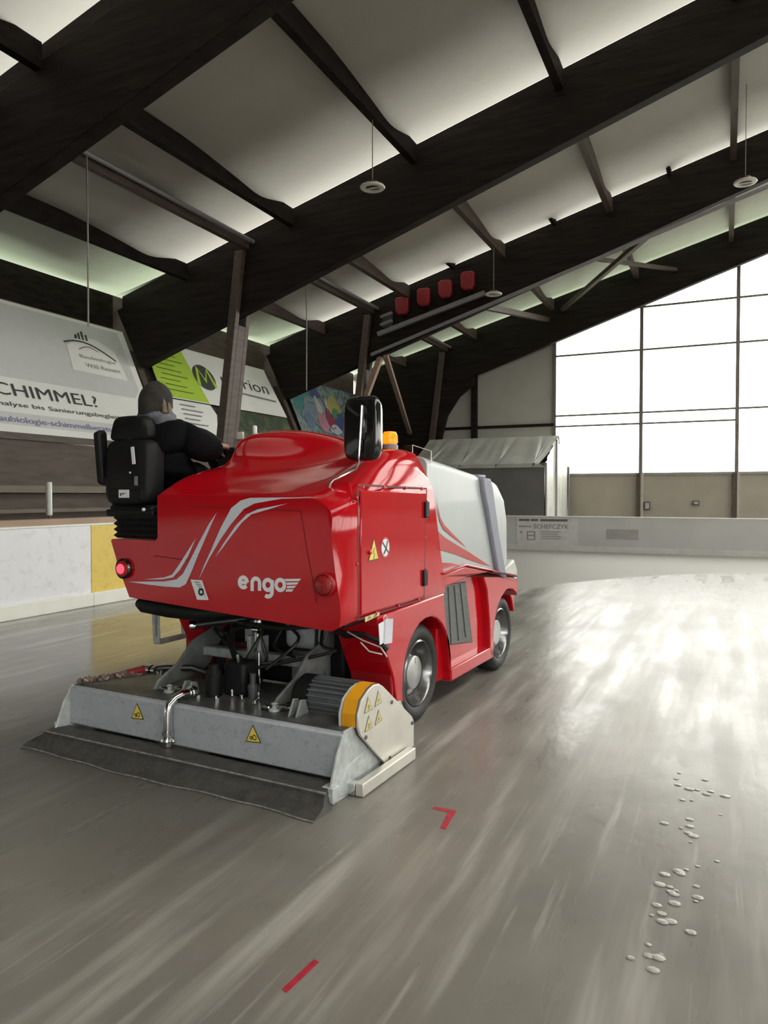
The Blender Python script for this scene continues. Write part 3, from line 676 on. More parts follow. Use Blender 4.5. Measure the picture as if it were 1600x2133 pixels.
# pendant ring lamps
def ring_lamp(x, y, zl, ztop_, label):
    e = empty('pendant_lamp', (x, y, zl), label=label, category='lamp', group='round pendant lamps')
    m = MB(); R = []
    for k in range(32):
        a = 2 * math.pi * k / 32; R.append([(math.cos(a) * (.165 + .05 * math.cos(t)), math.sin(a) * (.165 + .05 * math.cos(t)), .028 * math.sin(t)) for t in [2 * math.pi * j / 8 for j in range(8)]])
    R.append(R[0]); m.loft(R, cap=False); m.done('ring', M_LAMP, e)
    m = MB(); m.lathe([(.001, .10), (.10, .09), (.125, .02), (.11, -.005), (.001, -.008)], 2, (0, 0, 0), 20); m.done('housing', pm('lamp_housing', (.06, .055, .05), .4), e)
    m = MB(); m.box((-.15, -.02, -.022), (.15, .02, -.006)); m.done('bridge', M_LAMP, e)
    m = MB(); m.tube([(0, 0, .09), (0, 0, ztop_ - zl)], .008, 6); m.done('cord', M_WIRE, e)
ring_lamp(-5.45, 11.36, 6.78, ztop(-5.45) - .1, 'round pendant lamp in front of the second beam, upper middle')
ring_lamp(.30, 16.05, 7.64, ztop(.3) - .1, 'round pendant lamp at the far upper right below the beam')
ring_lamp(-5.42, 18.45, 6.72, ztop(-5.42) - .1, 'round pendant lamp beside the grey rail and red boxes')
# ropes / cables hanging at the left
for (x, y, za, zb_, lab) in ((-9.15, 8.7, ztop(-9.15) + .1, 4.25, 'pale cable hanging in front of the grey banner'), (-9.15, 15.4, ztop(-9.15) + .1, 4.1, 'pale cable hanging in front of the third roof beam end')):
    m = MB(); m.tube([(x, y, za), (x + .01, y, (za + zb_) / 2), (x, y, zb_)], .014, 6)
    o = m.done('cable', M_WIRE, label=lab, category='cable')

# ================================================================== ICE RESURFACER
MR = -math.radians(27.9 - 24.75)
mach = empty('ice_resurfacer', (-2.7926, 4.7606, 0), MR, label='red and grey ice resurfacing machine driving away over the wet ice', category='vehicle')
def cr(tab, n):
    """Catmull-Rom resampling of rows of numbers"""
    T = np.array(tab, float); k = len(T); out = []
    for i in range(n):
        t = i / (n - 1) * (k - 1); j = min(int(t), k - 2); f = t - j
        p0, p1, p2, p3 = T[max(j - 1, 0)], T[j], T[j + 1], T[min(j + 2, k - 1)]
        out.append(.5 * (2 * p1 + (p2 - p0) * f + (2 * p0 - 5 * p1 + 4 * p2 - p3) * f * f + (3 * p1 - p0 - 3 * p2 + p3) * f ** 3))
    return np.array(out)
# ---- rear body shell: deck for the seat on the left, sloping hood with the dashboard hump, service compartment on the right
US = [-.455, -.44, -.34, -.2, 0, .25, .5, .7, .80, .87, .915, .93]
VS = [-1.09, -1.0, -.87, -.65, -.43, -.28, -.16, -.05, .05, .12]
ZT = [[1.565, 1.597, 1.60, 1.598, 1.596, 1.594, 1.592, 1.580, 1.565, 1.535, 1.50, 1.47],
      [1.62, 1.65, 1.65, 1.635, 1.63, 1.625, 1.625, 1.625, 1.61, 1.575, 1.54, 1.51],
      [1.68, 1.71, 1.70, 1.68, 1.665, 1.66, 1.66, 1.675, 1.67, 1.625, 1.58, 1.55],
      [1.75, 1.78, 1.775, 1.765, 1.74, 1.735, 1.745, 1.765, 1.765, 1.69, 1.625, 1.59],
      [1.765, 1.80, 1.83, 1.85, 1.84, 1.82, 1.825, 1.85, 1.85, 1.75, 1.66, 1.61],
      [1.96, 2.0, 2.01, 1.99, 1.95, 1.90, 1.88, 1.89, 1.89, 1.775, 1.67, 1.62],
      [2.01, 2.05, 2.06, 2.06, 2.03, 1.965, 1.91, 1.905, 1.90, 1.785, 1.675, 1.625],
      [2.03, 2.065, 2.08, 2.085, 2.065, 2.0, 1.935, 1.915, 1.905, 1.79, 1.68, 1.63],
      [2.02, 2.06, 2.09, 2.09, 2.075, 2.02, 1.945, 1.92, 1.90, 1.79, 1.68, 1.63],
      [2.0, 2.04, 2.07, 2.07, 2.06, 2.0, 1.935, 1.91, 1.885, 1.78, 1.68, 1.63]]
NV, NU = 30, 45
ZZ = cr(ZT, NV); ZZ = cr(ZZ.T, NU).T
VV = cr([[v] for v in VS], NV)[:, 0]
for _ in range(8):
    Zp = np.pad(ZZ, 1, mode='edge'); Za = (Zp[:-2, 1:-1] + Zp[2:, 1:-1] + Zp[1:-1, :-2] + Zp[1:-1, 2:]) / 4
    ZZ[1:-1, 3:-7] = .35 * ZZ[1:-1, 3:-7] + .65 * Za[1:-1, 3:-7]
UU = cr([[u] for u in US], NU)[:, 0]
def fr_v(z): return .12 + .27 * max(0, 1.7 - z) / .89
rings = []
for i in range(NV):
    v = VV[i]; ring = []
    cor = max(0, min(1, (v + 1.09) / .15)); cor = .6 * cor + .4 * math.sqrt(1 - (1 - cor) ** 2)      # rounded rear right corner
    last = i == NV - 1
    def P(u, z, s=0):
        k = max(0, (u - .70) / .23)
        uu = .70 + (u - .70) * (1 - (1 - cor) * .28) if u > .70 else u
        return (uu, fr_v(z) if last else v, z)
    ring += [(-.71, v if not last else .3, .922), (-.80, v if not last else .25, 1.10), (-.875, v if not last else .2, 1.288), (-.867, v if not last else .2, 1.303), (-.475, v if not last else .2, 1.303), (-.455, v if not last else .2, 1.325)]
    for u, z in zip(UU, ZZ[i]): ring.append(P(u, z))
    side = [(.93, 1.36), (.93, 1.15), (.93, .98), (.93, .91), (.918, .872), (.87, .845)]
    for a, (u, z) in enumerate(side):
        wid = (1 - cor) * float(np.interp(z, [.90, 1.0, 1.15, 1.36], [.010, .014, .044, .074]))
        ring.append((u - wid, fr_v(z) if last else v, z - .015 * (1 - cor) * (a > 3)))
    rings.append(ring)
m = MB(); m.loft(rings)
body = m.done('body_shell', M_RED, mach, bevel=.008, angle=48)
# seams and lid on the rear face
RK = 3.51 / 3.65
def rp(u, z, off=.003): return Vector((3.05 - (3.05 - u) * RK, -1.09 - off, 1.6 - (1.6 - z) * RK))
rf = lambda off: (lambda u, z: rp(u, z, off))
def rpatch(name, pts, mat, par, off=.003):
    m = MB(); m.poly([rp(u, z, off) for u, z in pts]); return m.done(name, mat, par, smooth=False)
M_SEAM = pm('dark_seam', (.10, .004, .006), .6)
m = MB()
for pts in ([(-.313, 1.522), (.12, 1.513), (.559, 1.503)], [(.559, 1.503), (.60, 1.28), (.662, 1.008), (.668, .96)], [(-.62, 1.19), (-.30, 1.17)]):
    m.ribbon(pts, .005, rf(.0012))
m.done('lid_seam', M_SEAM, body, smooth=False, recalc=False)
SW = [[(0.718, 1.589), (0.417, 1.587), (0.182, 1.579), (0.109, 1.562), (0.035, 1.515), (-0.054, 1.383), (-0.132, 1.242), (-0.191, 1.140), (-0.234, 1.052), (-0.145, 1.192), (-0.054, 1.314), (0.034, 1.415), (0.133, 1.509), (0.218, 1.545), (0.417, 1.574)],
      [(0.463, 1.546), (0.242, 1.509), (0.157, 1.477), (0.071, 1.406), (-0.029, 1.290), (-0.096, 1.202), (-0.042, 1.255), (0.034, 1.338), (0.120, 1.426), (0.194, 1.478), (0.301, 1.504)],
      [(-0.081, 1.487), (-0.143, 1.416), (-0.235, 1.284), (-0.316, 1.159), (-0.370, 1.080), (-0.425, 1.042), (-0.535, 1.022), (-0.866, 1.002), (-0.676, 0.993), (-0.535, 0.989), (-0.398, 0.990), (-0.344, 1.015), (-0.289, 1.110), (-0.236, 1.213), (-0.156, 1.356)],
      [(-0.255, 1.319), (-0.315, 1.246), (-0.410, 1.130), (-0.465, 1.070), (-0.535, 1.049), (-0.719, 1.025), (-0.549, 1.036), (-0.456, 1.053), (-0.393, 1.108), (-0.322, 1.200)]]
for s in SW:
    s = [(u, min(z, 1.582)) for u, z in s]
    rpatch('swoosh_decal', s, M_DEC, body)
# lettering on the rear: rounded strokes
m = MB(); lw = .0255; fl = rf(.003); fl2 = rf(.0034)
def arc(cx_, cz, r, a0, a1, n=22, rz=None):
    return [(cx_ + r * math.cos(math.radians(a0 + (a1 - a0) * i / n)), cz + .03 * (r * math.cos(math.radians(a0 + (a1 - a0) * i / n))) + (rz or r) * math.sin(math.radians(a0 + (a1 - a0) * i / n))) for i in range(n + 1)]
m.ribbon([(.095, 1.052), (.158, 1.054)], .022, fl2)
m.ribbon(arc(.128, 1.053, .031, 0, 320), lw, fl)
m.ribbon([(.1965, 1.003), (.1965, 1.052)] + arc(.225, 1.054, .0285, 180, 0, 14) + [(.2535, 1.008)], lw, fl)
m.ribbon(arc(.317, 1.048, .031, 0, 360), lw, fl)
m.ribbon([(.349, 1.080), (.349, 1.02)] + arc(.317, 1.008, .0315, 0, -130, 12), lw, fl2)
m.ribbon(arc(.409, 1.053, .031, 0, 360), lw, fl)
for w in ([(0.436, 1.091), (0.561, 1.099), (0.547, 1.084), (0.452, 1.077)], [(0.454, 1.070), (0.543, 1.077), (0.531, 1.062), (0.457, 1.056)], [(0.458, 1.050), (0.525, 1.055), (0.513, 1.041), (0.457, 1.035)], [(0.454, 1.029), (0.507, 1.034), (0.495, 1.018), (0.447, 1.015)]):
    m.poly([fl(*p) for p in w])
m.done('lettering', pm('white_lettering', (.80, .82, .86), .4, var=.02), body, smooth=False)
st = rpatch('cap_sticker', [(-0.303, 1.048), (-0.204, 1.048), (-0.151, 0.924), (-0.249, 0.920)], M_WHT, body, .004)
m = MB(); f5 = rf(.0052)
m.ribbon(arc(-.213, .972, .018, 0, 360, 16), .014, f5)
for i in range(4): m.ribbon([(-.270 + .012 * i, 1.034 - .013 * i), (-.225 + .010 * i, 1.034 - .013 * i)], .004, f5)
m.ribbon([(-.205, .99), (-.175, .935)], .003, f5)
m.done('sticker_print', M_INK, body, smooth=False)
# tail lamps
def tail(u, z, lit):
    p = rp(u, z, 0); nm = 'tail_lamp'
    m = MB(); m.lathe([(.066, -.0), (.068, .022), (.058, .03), (.055, .018)], 1, (0, 0, 0), 28); m.bm.transform(Matrix.Translation(p) @ Matrix.Scale(-1, 4, (0, 1, 0)))
    o = m.done(nm, M_BLKG if lit else M_REDM, mach)
    m = MB(); m.lathe([(.057, .0), (.054, .03), (.04, .038), (.001, .042)], 1, (0, 0, 0), 28); m.bm.transform(Matrix.Translation(p) @ Matrix.Scale(-1, 4, (0, 1, 0)))
    m.done('lens', M_LENS, o)
    if lit:
        m = MB(); m.lathe([(.034, .04), (.03, .046), (.001, .048)], 1, (0, 0, 0), 12); m.bm.transform(Matrix.Translation(p) @ Matrix.Scale(-1, 4, (0, 1, 0)))
        m.done('lit_bulb', M_LENSON, o)
tail(-.897, 1.092, True); tail(.735, 1.074, False)
# rear bumper under the left half and belly pan
m = MB(); m.tube([(-.675, -1.045, .885), (-.63, -1.04, .87), (-.42, -1.03, .853), (-.2, -.98, .84), (.0, -.88, .845)], [.03, .05, .052, .05, .035], 12); m.done('rear_bumper', M_BLK, mach)
m = MB(); m.box((-.68, -.92, .815), (.84, .3, .91)); m.done('underbody', M_BLK, mach, bevel=.02)
m = MB(); m.tube([(-.67, -1.02, .875), (-.67, -.6, .86)], .045, 10); m.done('side_step_tube', M_BLK, mach)
# right side: service door, hinges, warning stickers
SX = .939
def sp(v, z, off=0): return Vector((SX + off, v, z))
m = MB()
m.prism([(-.893, .90), (-.030, .905), (.008, 1.612), (-.893, 1.625)], 0, .925, SX)
door = m.done('service_door', M_RED, mach, bevel=.006)
m = MB()
for pts in ([(-.915, .875), (-.915, 1.64)], [(-.915, 1.655), (.03, 1.64)], [(.03, 1.64), (-.012, .885)], [(-.915, .878), (-.012, .885)]): m.ribbon(pts, .012, lambda v, z: Vector((.9312, v, z)))
m.done('door_gap', M_SEAM, mach, smooth=False, recalc=False)
for z, v in ((1.496, -.01), (1.033, -.035)):
    m = MB(); m.box((.93, v - .025, z - .055), (.957, v + .035, z + .055)); m.done('hinge', M_BLK, door, bevel=.006)
for (v, z) in [(-.86, 1.64), (-.6, 1.645), (-.3, 1.643), (-.05, 1.64), (-.93, 1.58), (-.93, 1.2), (.035, 1.55), (.01, 1.3), (.0, 1.1), (-.7, .885), (-.4, .888), (-.1, .89)]:
    m = MB(); m.ball((.932, v, z), (.006, .012, .012), 8); m.done('rivet', M_RED, door)
m = MB(); m.lathe([(.014, 0), (.014, .012), (.001, .014)], 0, (SX, -.80, 1.26), 12); m.done('lock', M_RED, door)
def tri_sign(par, pts, f, mat, ink, mark=0):
    """pts: triangle in 2D; border, face, pictogram"""
    c = (sum(p[0] for p in pts) / 3, sum(p[1] for p in pts) / 3)
    m = MB(); m.poly([f(p[0], p[1], 0.0) for p in pts]); s = m.done('warning_sign', ink, par, smooth=False)
    q = [(c[0] + (p[0] - c[0]) * .86, c[1] + (p[1] - c[1]) * .86) for p in pts]
    m = MB(); m.poly([f(p[0], p[1], .001) for p in q]); m.done('warning_sign_face', mat, par, smooth=False)
    h = max(p[1] for p in pts) - min(p[1] for p in pts); m = MB(); ff = lambda x, y: f(x, y, .002)
    cx_, cz = c[0], c[1] - h * .04
    if mark == 0:   # two rollers
        m.ribbon(arc(cx_ - h * .13, cz - h * .05, h * .075, 0, 360, 12), h * .05, ff); m.ribbon(arc(cx_ + h * .10, cz, h * .12, 0, 360, 14), h * .05, ff)
    elif mark == 1: # lightning
        m.ribbon([(cx_ + .05 * h, cz + .26 * h), (cx_ - .06 * h, cz + .02 * h), (cx_ + .06 * h, cz + .02 * h), (cx_ - .02 * h, cz - .24 * h)], h * .05, ff)
    elif mark == 2:
        m.ribbon(arc(cx_, cz, h * .13, -140, 120, 12), h * .05, ff); m.ribbon([(cx_ - .1 * h, cz + .1 * h), (cx_ + .1 * h, cz - .1 * h)], h * .04, ff)
    else:
        m.ribbon([(cx_ - .12 * h, cz - .12 * h), (cx_ + .0 * h, cz + .15 * h), (cx_ + .12 * h, cz - .0 * h)], h * .05, ff); m.ribbon([(cx_ - .12 * h, cz + .0 * h), (cx_ + .10 * h, cz + .02 * h)], h * .04, ff)
    m.done('warning_pictogram', ink, par, smooth=False)
sf = lambda v, z, o: Vector((SX + .002 + o, v, z))
tri_sign(door, [(-.815, 1.205), (-.685, 1.21), (-.745, 1.345)], sf, M_SIGNY, M_INK, 1)
m = MB(); m.poly([sf(-.60 + .062 * math.cos(a), 1.275 + .066 * math.sin(a), 0) for a in [2 * math.pi * i / 28 for i in range(28)]]); m.done('prohibition_sign', pm('sign_red', (.45, .02, .03), .4), door, smooth=False)
m = MB(); m.poly([sf(-.60 + .050 * math.cos(a), 1.275 + .054 * math.sin(a), .001) for a in [2 * math.pi * i / 28 for i in range(28)]]); m.done('prohibition_face', M_WHT, door, smooth=False)
m = MB(); m.ribbon([(-.64, 1.31), (-.56, 1.24)], .012, lambda v, z: sf(v, z, .002)); m.ribbon([(-.575, 1.315), (-.59, 1.27), (-.625, 1.235)], .014, lambda v, z: sf(v, z, .0025)); m.done('prohibition_mark', M_INK, door, smooth=False)
m = MB(); m.poly([Vector((.9335, v, z)) for v, z in ((-.84, .852), (-.66, .866), (-.66, .908 - .02), (-.84, .895 - .012))]); m.done('caution_sticker', M_SIGNP, mach, smooth=False)
m = MB()
for v in (-.79, -.72): m.poly([Vector((.9345, v - .025, .862)), Vector((.9345, v + .025, .866)), Vector((.9345, v, .886))])
m.done('caution_print', pm('olive_print', (.25, .22, .10), .6), mach, smooth=False)
# paper tag hanging at the lower edge
m = MB(); m.box((.95, -.70, .70), (.954, -.575, .83), Matrix.Rotation(.12, 3, 'X')); tg = m.done('paper_tag', M_WHT, mach, smooth=False)
m = MB(); m.box((.956, -.64, .685), (.959, -.535, .835), Matrix.Rotation(-.1, 3, 'X')); m.done('paper_tag', pm('bluish_paper', (.62, .62, .70), .6), mach, smooth=False)
m = MB(); m.ribbon(arc(-.63, .845, .02, 0, 360, 14), .005, lambda v, z: Vector((.957, v, z))); m.done('tag_ring', M_CHR, mach, smooth=False)

# ---- chassis body: rear fender, sill, front fender (both sides)
def arch(cv, cz, r, a0, a1, n=14): return [(cv + r * math.cos(math.radians(a0 + (a1 - a0) * i / n)), cz + r * math.sin(math.radians(a0 + (a1 - a0) * i / n))) for i in range(n + 1)]
WR, WF, RR = .07, 1.83, .35
for sgn, nm in ((1, 'right'), (-1, 'left')):
    m = MB()
    # rear fender
    o_, i_ = (.925, .60) if sgn > 0 else (.74, .55)
    pts = [(-.66, .86), (-.66, .80), (-.56, .62), (-.46, .44), (-.42, .28)] + [(-.36, .25)] + arch(WR, .35, .395, 195, -5)[0:] + [(.52, .22), (.50, .3), (.42, .55), (.36, .80), (.36, .88)]
    m.prism(pts, 0, sgn * i_, sgn * o_)
    # sill
    m.prism([(.49, .20), (1.42, .20), (1.40, .30), (.49, .30)], 0, sgn * .60, sgn * .925)
    # front fender
    pts = [(1.12, .22), (1.40, .22)] + arch(WF, .345, .425, 190, -8) + [(2.29, .30), (2.22, .76), (1.98, .835), (1.20, .95), (1.10, 1.02), (1.10, .62)]
    pts = [(1.34, .22), (1.40, .22)] + arch(WF, .345, .40, 190, 50) + [(2.10, .80), (1.98, .835), (1.25, .955), (1.15, .945), (1.26, .80), (1.33, .5)]
    m.prism(pts, 0, sgn * .66, sgn * .925)
    pts = arch(WF, .345, .425, 60, 18) + [(2.27, .48), (2.20, .80), (1.98, .838)]
    m.prism([(v, z) for v, z in pts], 0, sgn * .62, sgn * .84)
    # upper rail below the bin
    m.prism([(.30, .92), (.30, 1.02), (.75, 1.045), (1.98, .845), (1.98, .80), (1.25, .94), (.78, .95)], 0, sgn * .60, sgn * .93)
    m.prism([(.36, .22), (1.36, .22), (1.36, .96), (.36, 1.0)], 0, sgn * .55, sgn * .865)
    fn = m.done('side_fender', M_RED, mach, bevel=.022, seg=3, angle=40)
    if sgn == 1:
        m = MB(); m.prism([(.50, .465), (1.07, .39), (.91, .905), (.43, .925)], 0, .83, .874); m.done('side_grille', M_GRILL, fn, bevel=.008)
        m = MB()
        for k in range(3): m.prism([(.60 + .15 * k, .46), (.612 + .15 * k, .46), (.55 + .12 * k, .90), (.538 + .12 * k, .90)], 0, .86, .880)
        m.done('grille_rib', M_GRILL, fn, smooth=False)
        m = MB(); m.prism([(.30, 1.02), (.75, 1.045), (2.0, .842), (2.0, .859), (.75, 1.062), (.30, 1.037)], 0, .70, .945); m.done('drip_rail', M_RED, fn, bevel=.006)
        m = MB(); m.prism([(1.32, .945), (2.0, .838), (2.0, .848), (1.32, .956)], 0, .85, .952); m.done('black_edge_trim', M_BLK, fn, smooth=False)
    # inner wheel housing wall
# dark chassis core
m = MB(); m.box((-.56, -.45, .30), (.56, 2.1, .80)); m.done('chassis_core', M_BLK, mach, bevel=.03)
# cables dangling at the rear right fender
m = MB()
m.tube([(.55, -.62, .76), (.68, -.64, .72), (.80, -.62, .735), (.90, -.60, .70), (.93, -.56, .64)], .022, 8); m.done('cable_loom', M_HOSE, mach)
m = MB(); m.tube([(.70, -.65, .745), (.82, -.655, .70), (.925, -.63, .665), (.945, -.585, .60)], .005, 6); m.tube([(.80, -.66, .69), (.86, -.66, .64), (.93, -.62, .62)], .005, 6); m.done('bright_cable', pm('pale_cable', (.6, .58, .52), .35), mach)
# ---- snow bin
def bring(v, w, zt, zb, rt, n=5):
    r = [(-w, v, zb), (-w, v, zt - rt)] + [(-w + rt - rt * math.cos(a), v, zt - rt + rt * math.sin(a)) for a in [math.pi / 2 * i / n for i in range(1, n + 1)]]
    return r + [(-x, y, z) for x, y, z in reversed(r)]
m = MB()
m.loft([bring(.10, .90, 1.868, 1.0, .07), bring(.5, .905, 1.825, 1.0, .06), bring(1.2, .905, 1.752, .93, .06), bring(1.42, .905, 1.735, .89, .06), bring(1.62, .90, 1.715, .86, .10), bring(1.80, .89, 1.64, .83, .14), bring(1.92, .87, 1.50, .81, .14), bring(2.02, .84, 1.15, .79, .12), bring(2.08, .80, .93, .79, .05)])
binn = m.done('snow_bin', M_BIN, mach, bevel=.006, angle=50)
m = MB(); m.prism([(1.110, 1.735), (1.300, 1.735), (1.36, 1.641), (1.519, 1.255), (1.731, .852), (1.640, .86), (1.487, .935), (1.365, 1.193), (1.230, 1.466), (1.135, 1.634)], 0, .86, .945); m.done('hood_seal', M_BINS, binn, bevel=.02, seg=3)
m = MB(); m.box((-.86, 1.12, 1.73), (.90, 1.30, 1.765)); m.done('hood_seal', M_BINS, binn, bevel=.015)
m = MB(); m.prism([(1.75, .80), (2.12, .80), (2.12, .90), (2.02, 1.0), (1.72, .93)], 0, .80, .915); m.done('front_corner_cap', pm('pale_corner_cap', (.52, .54, .50), .4), binn, bevel=.02)
B1 = [(0.239, 1.610), (0.275, 1.508), (0.324, 1.429), (0.392, 1.378), (0.546, 1.306), (0.836, 1.181), (0.507, 1.293), (0.380, 1.344), (0.312, 1.405), (0.275, 1.470)]
B2 = [(0.256, 1.348), (0.318, 1.317), (0.405, 1.283), (0.613, 1.221), (0.895, 1.140), (1.384, 0.988), (1.170, 1.026), (0.895, 1.081), (0.614, 1.144), (0.280, 1.208)]
B3 = [(0.317, 1.108), (0.521, 1.085), (0.696, 1.058), (0.336, 1.056)]
for s in (B1, B2, B3):
    m = MB(); m.poly([Vector((.9085, v, z)) for v, z in s]); m.done('bin_swoosh', M_DECR, binn, smooth=False)
# clear guard on the bin's rear edge
m = MB(); m.poly([Vector(p) for p in ((.70, .16, 1.85), (.905, .16, 1.81), (.905, .16, 1.905), (.76, .16, 1.955), (.70, .16, 1.95))]); g = m.done('clear_guard', M_PLEX, binn, smooth=False)
m = MB(); m.tube([(.76, .16, 1.86), (.76, .16, 1.952), (.905, .16, 1.905), (.905, .16, 1.82)], .004, 6); m.done('guard_edge', pm('bright_edge', (.7, .7, .68), .3), binn)
# ---- beacon
m = MB(); m.lathe([(.058, 1.88), (.058, 1.945), (.05, 1.955)], 2, (.645, .03, 0), 20, cap=True); bc = m.done('beacon', pm('grey_beacon_base', (.25, .24, .24), .4), mach)
m = MB(); m.lathe([(.050, 1.953), (.053, 1.97), (.050, 2.025), (.042, 2.04), (.001, 2.045)], 2, (.645, .03, 0), 20); m.done('amber_lens', M_AMB, bc)
for k in range(10):
    a = 2 * math.pi * k / 10; m = MB(); m.tube([(.645 + .053 * math.cos(a), .03 + .053 * math.sin(a), 1.965), (.645 + .050 * math.cos(a), .03 + .050 * math.sin(a), 2.02)], .005, 5); m.done('lens_rib', M_AMB, bc)
# ---- mirror on its bent arm
m = MB(); m.tube([(.755, -.95, 1.615), (.762, -.95, 1.66), (.785, -.945, 1.685), (.845, -.895, 1.722), (.884, -.86, 1.752), (.892, -.845, 1.785), (.893, -.838, 1.86), (.903, -.838, 2.0), (.910, -.838, 2.12)], .0085, 8); ma = m.done('mirror_arm', M_CHR, mach)
m = MB(); pr = []
for yy, s in ((0, .86), (.012, .97), (.04, 1.0), (.06, .97), (.066, .93)):
    ring = []
    for k in range(28):
        a = 2 * math.pi * k / 28; c_, s_ = math.cos(a), math.sin(a); e_ = .42
        ring.append((.886 + s * .122 * math.copysign(abs(c_) ** e_, c_), -.815 + yy, 1.99 + s * .195 * math.copysign(abs(s_) ** e_, s_)))
    pr.append(ring)
m.loft(pr); m.done('mirror_housing', M_BLKG, ma, angle=60)
m = MB(); m.box((.895, -.835, 1.92), (.925, -.805, 2.12)); m.done('mirror_clamp', M_BLKG, ma, bevel=.006)
# ---- wheels
def wheel(u, v, R, s):
    w = .235
    def L(prof): return [(r, u + s * h) for r, h in prof]
    m = MB(); m.lathe(L([(R * .66, -w / 2 + .01), (R * .80, -w / 2 - .002), (R * .93, -w / 2 + .012), (R * .985, -w / 2 + .04), (R, -.04), (R, .04), (R * .985, w / 2 - .04), (R * .93, w / 2 - .012), (R * .86, w / 2), (R * .80, w / 2 + .003), (R * .72, w / 2 - .003), (R * .655, w / 2 - .02), (R * .64, w / 2 - .05)]), 0, (0, v, R), 56)
    t = m.done('wheel', M_RUB, mach, angle=50)
    m = MB()
    for k in range(36):
        a = 2 * math.pi * k / 36; rot = Matrix.Rotation(a, 3, 'X'); c0 = Vector((u, v, R))
        for sg in (-1, 1):
            q = [Vector((sg * x, R * rr * 1.0, zz)) for x, rr, zz in ((.012, 1.006, -.012), (.075, .995, -.022), (.075, .995, -.008), (.012, 1.006, .004))]
            m.poly([c0 + rot @ p for p in q])
    m.done('tread_block', M_RUB, t, smooth=False)
    m = MB(); m.lathe(L([(R * .645, w / 2 - .05), (R * .66, w / 2 - .012), (R * .63, w / 2 - .006), (R * .60, w / 2 - .02), (R * .565, w / 2 - .085), (R * .545, w / 2 - .10), (R * .42, w / 2 - .095), (R * .34, w / 2 - .075), (R * .31, w / 2 - .07)]), 0, (0, v, R), 48)
    m.done('rim', M_RIM, t, angle=60)
    m = MB(); m.lathe(L([(R * .33, w / 2 - .07), (R * .33, w / 2 - .045), (R * .31, w / 2 - .04), (R * .001, w / 2 - .038)]), 0, (0, v, R), 32)
    m.done('hub_cap', M_CAP, t)
    if s > 0:
        m = MB(); m.ribbon([(v - .01, R + .095), (v + .005, R + .105), (v + .0, R + .085), (v + .012, R + .06)], .006, lambda a, b: Vector((u + s * (w / 2 - .037), a, b))); m.done('scribble', M_INK, t, smooth=False)
wheel(.745, WR, .35, 1); wheel(-.745, WR, .35, -1); wheel(.735, WF, .34, 1); wheel(-.735, WF, .34, -1)
# ---- ladder step hanging at the left
lad = None
LP = [(-.985, .80), (-.84, .80), (-.885, .755), (-.905, .70), (-.90, .52), (-.965, .505)]
m = MB(); m.prism(LP, 1, -.628, -.62); lad = m.done('step_ladder', M_GAL, mach, bevel=.003)
m = MB(); m.prism(LP, 1, -.338, -.33); m.done('side_plate', M_GAL, lad, bevel=.003)
m = MB(); m.box((-.965, -.62, .505), (-.905, -.338, .535)); m.done('step', M_GAL, lad, bevel=.004)
for v in (-.629, -.339):
    m = MB(); m.prism([(-.945, .56), (-.925, .56), (-.922, .67), (-.918, .75), (-.95, .75), (-.945, .67)], 1, v - .001, v + .0005); m.done('slot', pm('slot_backing', (.30, .31, .28), .6), lad, smooth=False)

# ---- conditioner (levelling blade unit) trailing behind
m = MB()
zt, zb2, v0 = .335, .10, -1.30
m.prism([(v0, .335), (v0 - .004, .10), (v0 + .03, .09), (v0 + .04, .318), (-.66, .325), (-.62, .30), (-.62, .33), (-.66, .345), (v0 + .03, .345)], 0, -1.03, 1.055)
cond = m.done('conditioner', M_PAINTG, mach, bevel=.008)
m = MB(); m.box((-1.02, v0 + .03, .343), (1.045, -.63, .350)); m.done('top_sheet', M_DKST, cond, smooth=False)
for x in (-1.035, 1.05):
    m = MB(); m.prism([(v0 - .10, .0), (v0 - .13, .06), (v0 - .05, .25), (v0 + .02, .352), (-.62, .352), (-.50, .20), (-.50, .0)], 0, x - .008, x + .008); m.done('end_plate', M_GAL, cond, bevel=.004)
# rubber squeegee flap in two folds, curling at the ends
R = []
for i in range(41):
    t = i / 40; u = -1.09 + 2.17 * t; w = .012 * math.sin(9 * t + 1) + .006 * math.sin(31 * t)
    k = .05 * math.exp(-((t) / .05) ** 2)
    R.append([(u * .95, v0 - .01, .088), (u * .96, v0 - .10, .100), (u * .98, v0 - .172, .090), (u * .98, v0 - .175, .074), (u * .985, v0 - .19, .066), (u * 1.0, v0 - .222 + w * .3, .044), (u * 1.0 - k, v0 - .252 + w * .5, .024), (u - k * 1.2, v0 - .285 + w - .02 * t, .006), (u - k * 1.2, v0 - .288 + w - .02 * t, .0), (u - k, v0 - .24 + w * .5, .0), (u, v0 - .15, .0), (u * .96, v0 - .05, .0), (u * .95, v0 - .0, .05)])
m = MB(); m.loft(R); sq = m.done('squeegee_flap', M_SQ, cond, angle=30)
m = MB(); m.tube([r_[2] for r_ in R], .006, 6); m.done('fold_edge', pm('highlit_frosty_edge', (.20, .195, .185), .6, var=.4, scale=30), sq)  # pale tube along the fold, its highlight put into the colour
m = MB(); m.tube([(r_[7][0], r_[7][1], .006) for r_ in R], .005, 6); m.done('flap_edge', MATS['highlit_frosty_edge'], sq)
m = MB(); m.box((1.005, v0 - .125, .02), (1.075, v0 - .06, .10)); m.done('corner_bracket', M_GAL, cond, bevel=.005)
m = MB(); m.box((-1.06, v0 - .10, .03), (-1.045, v0 - .09, .13)); m.done('corner_bracket', M_GAL, cond, bevel=.005)
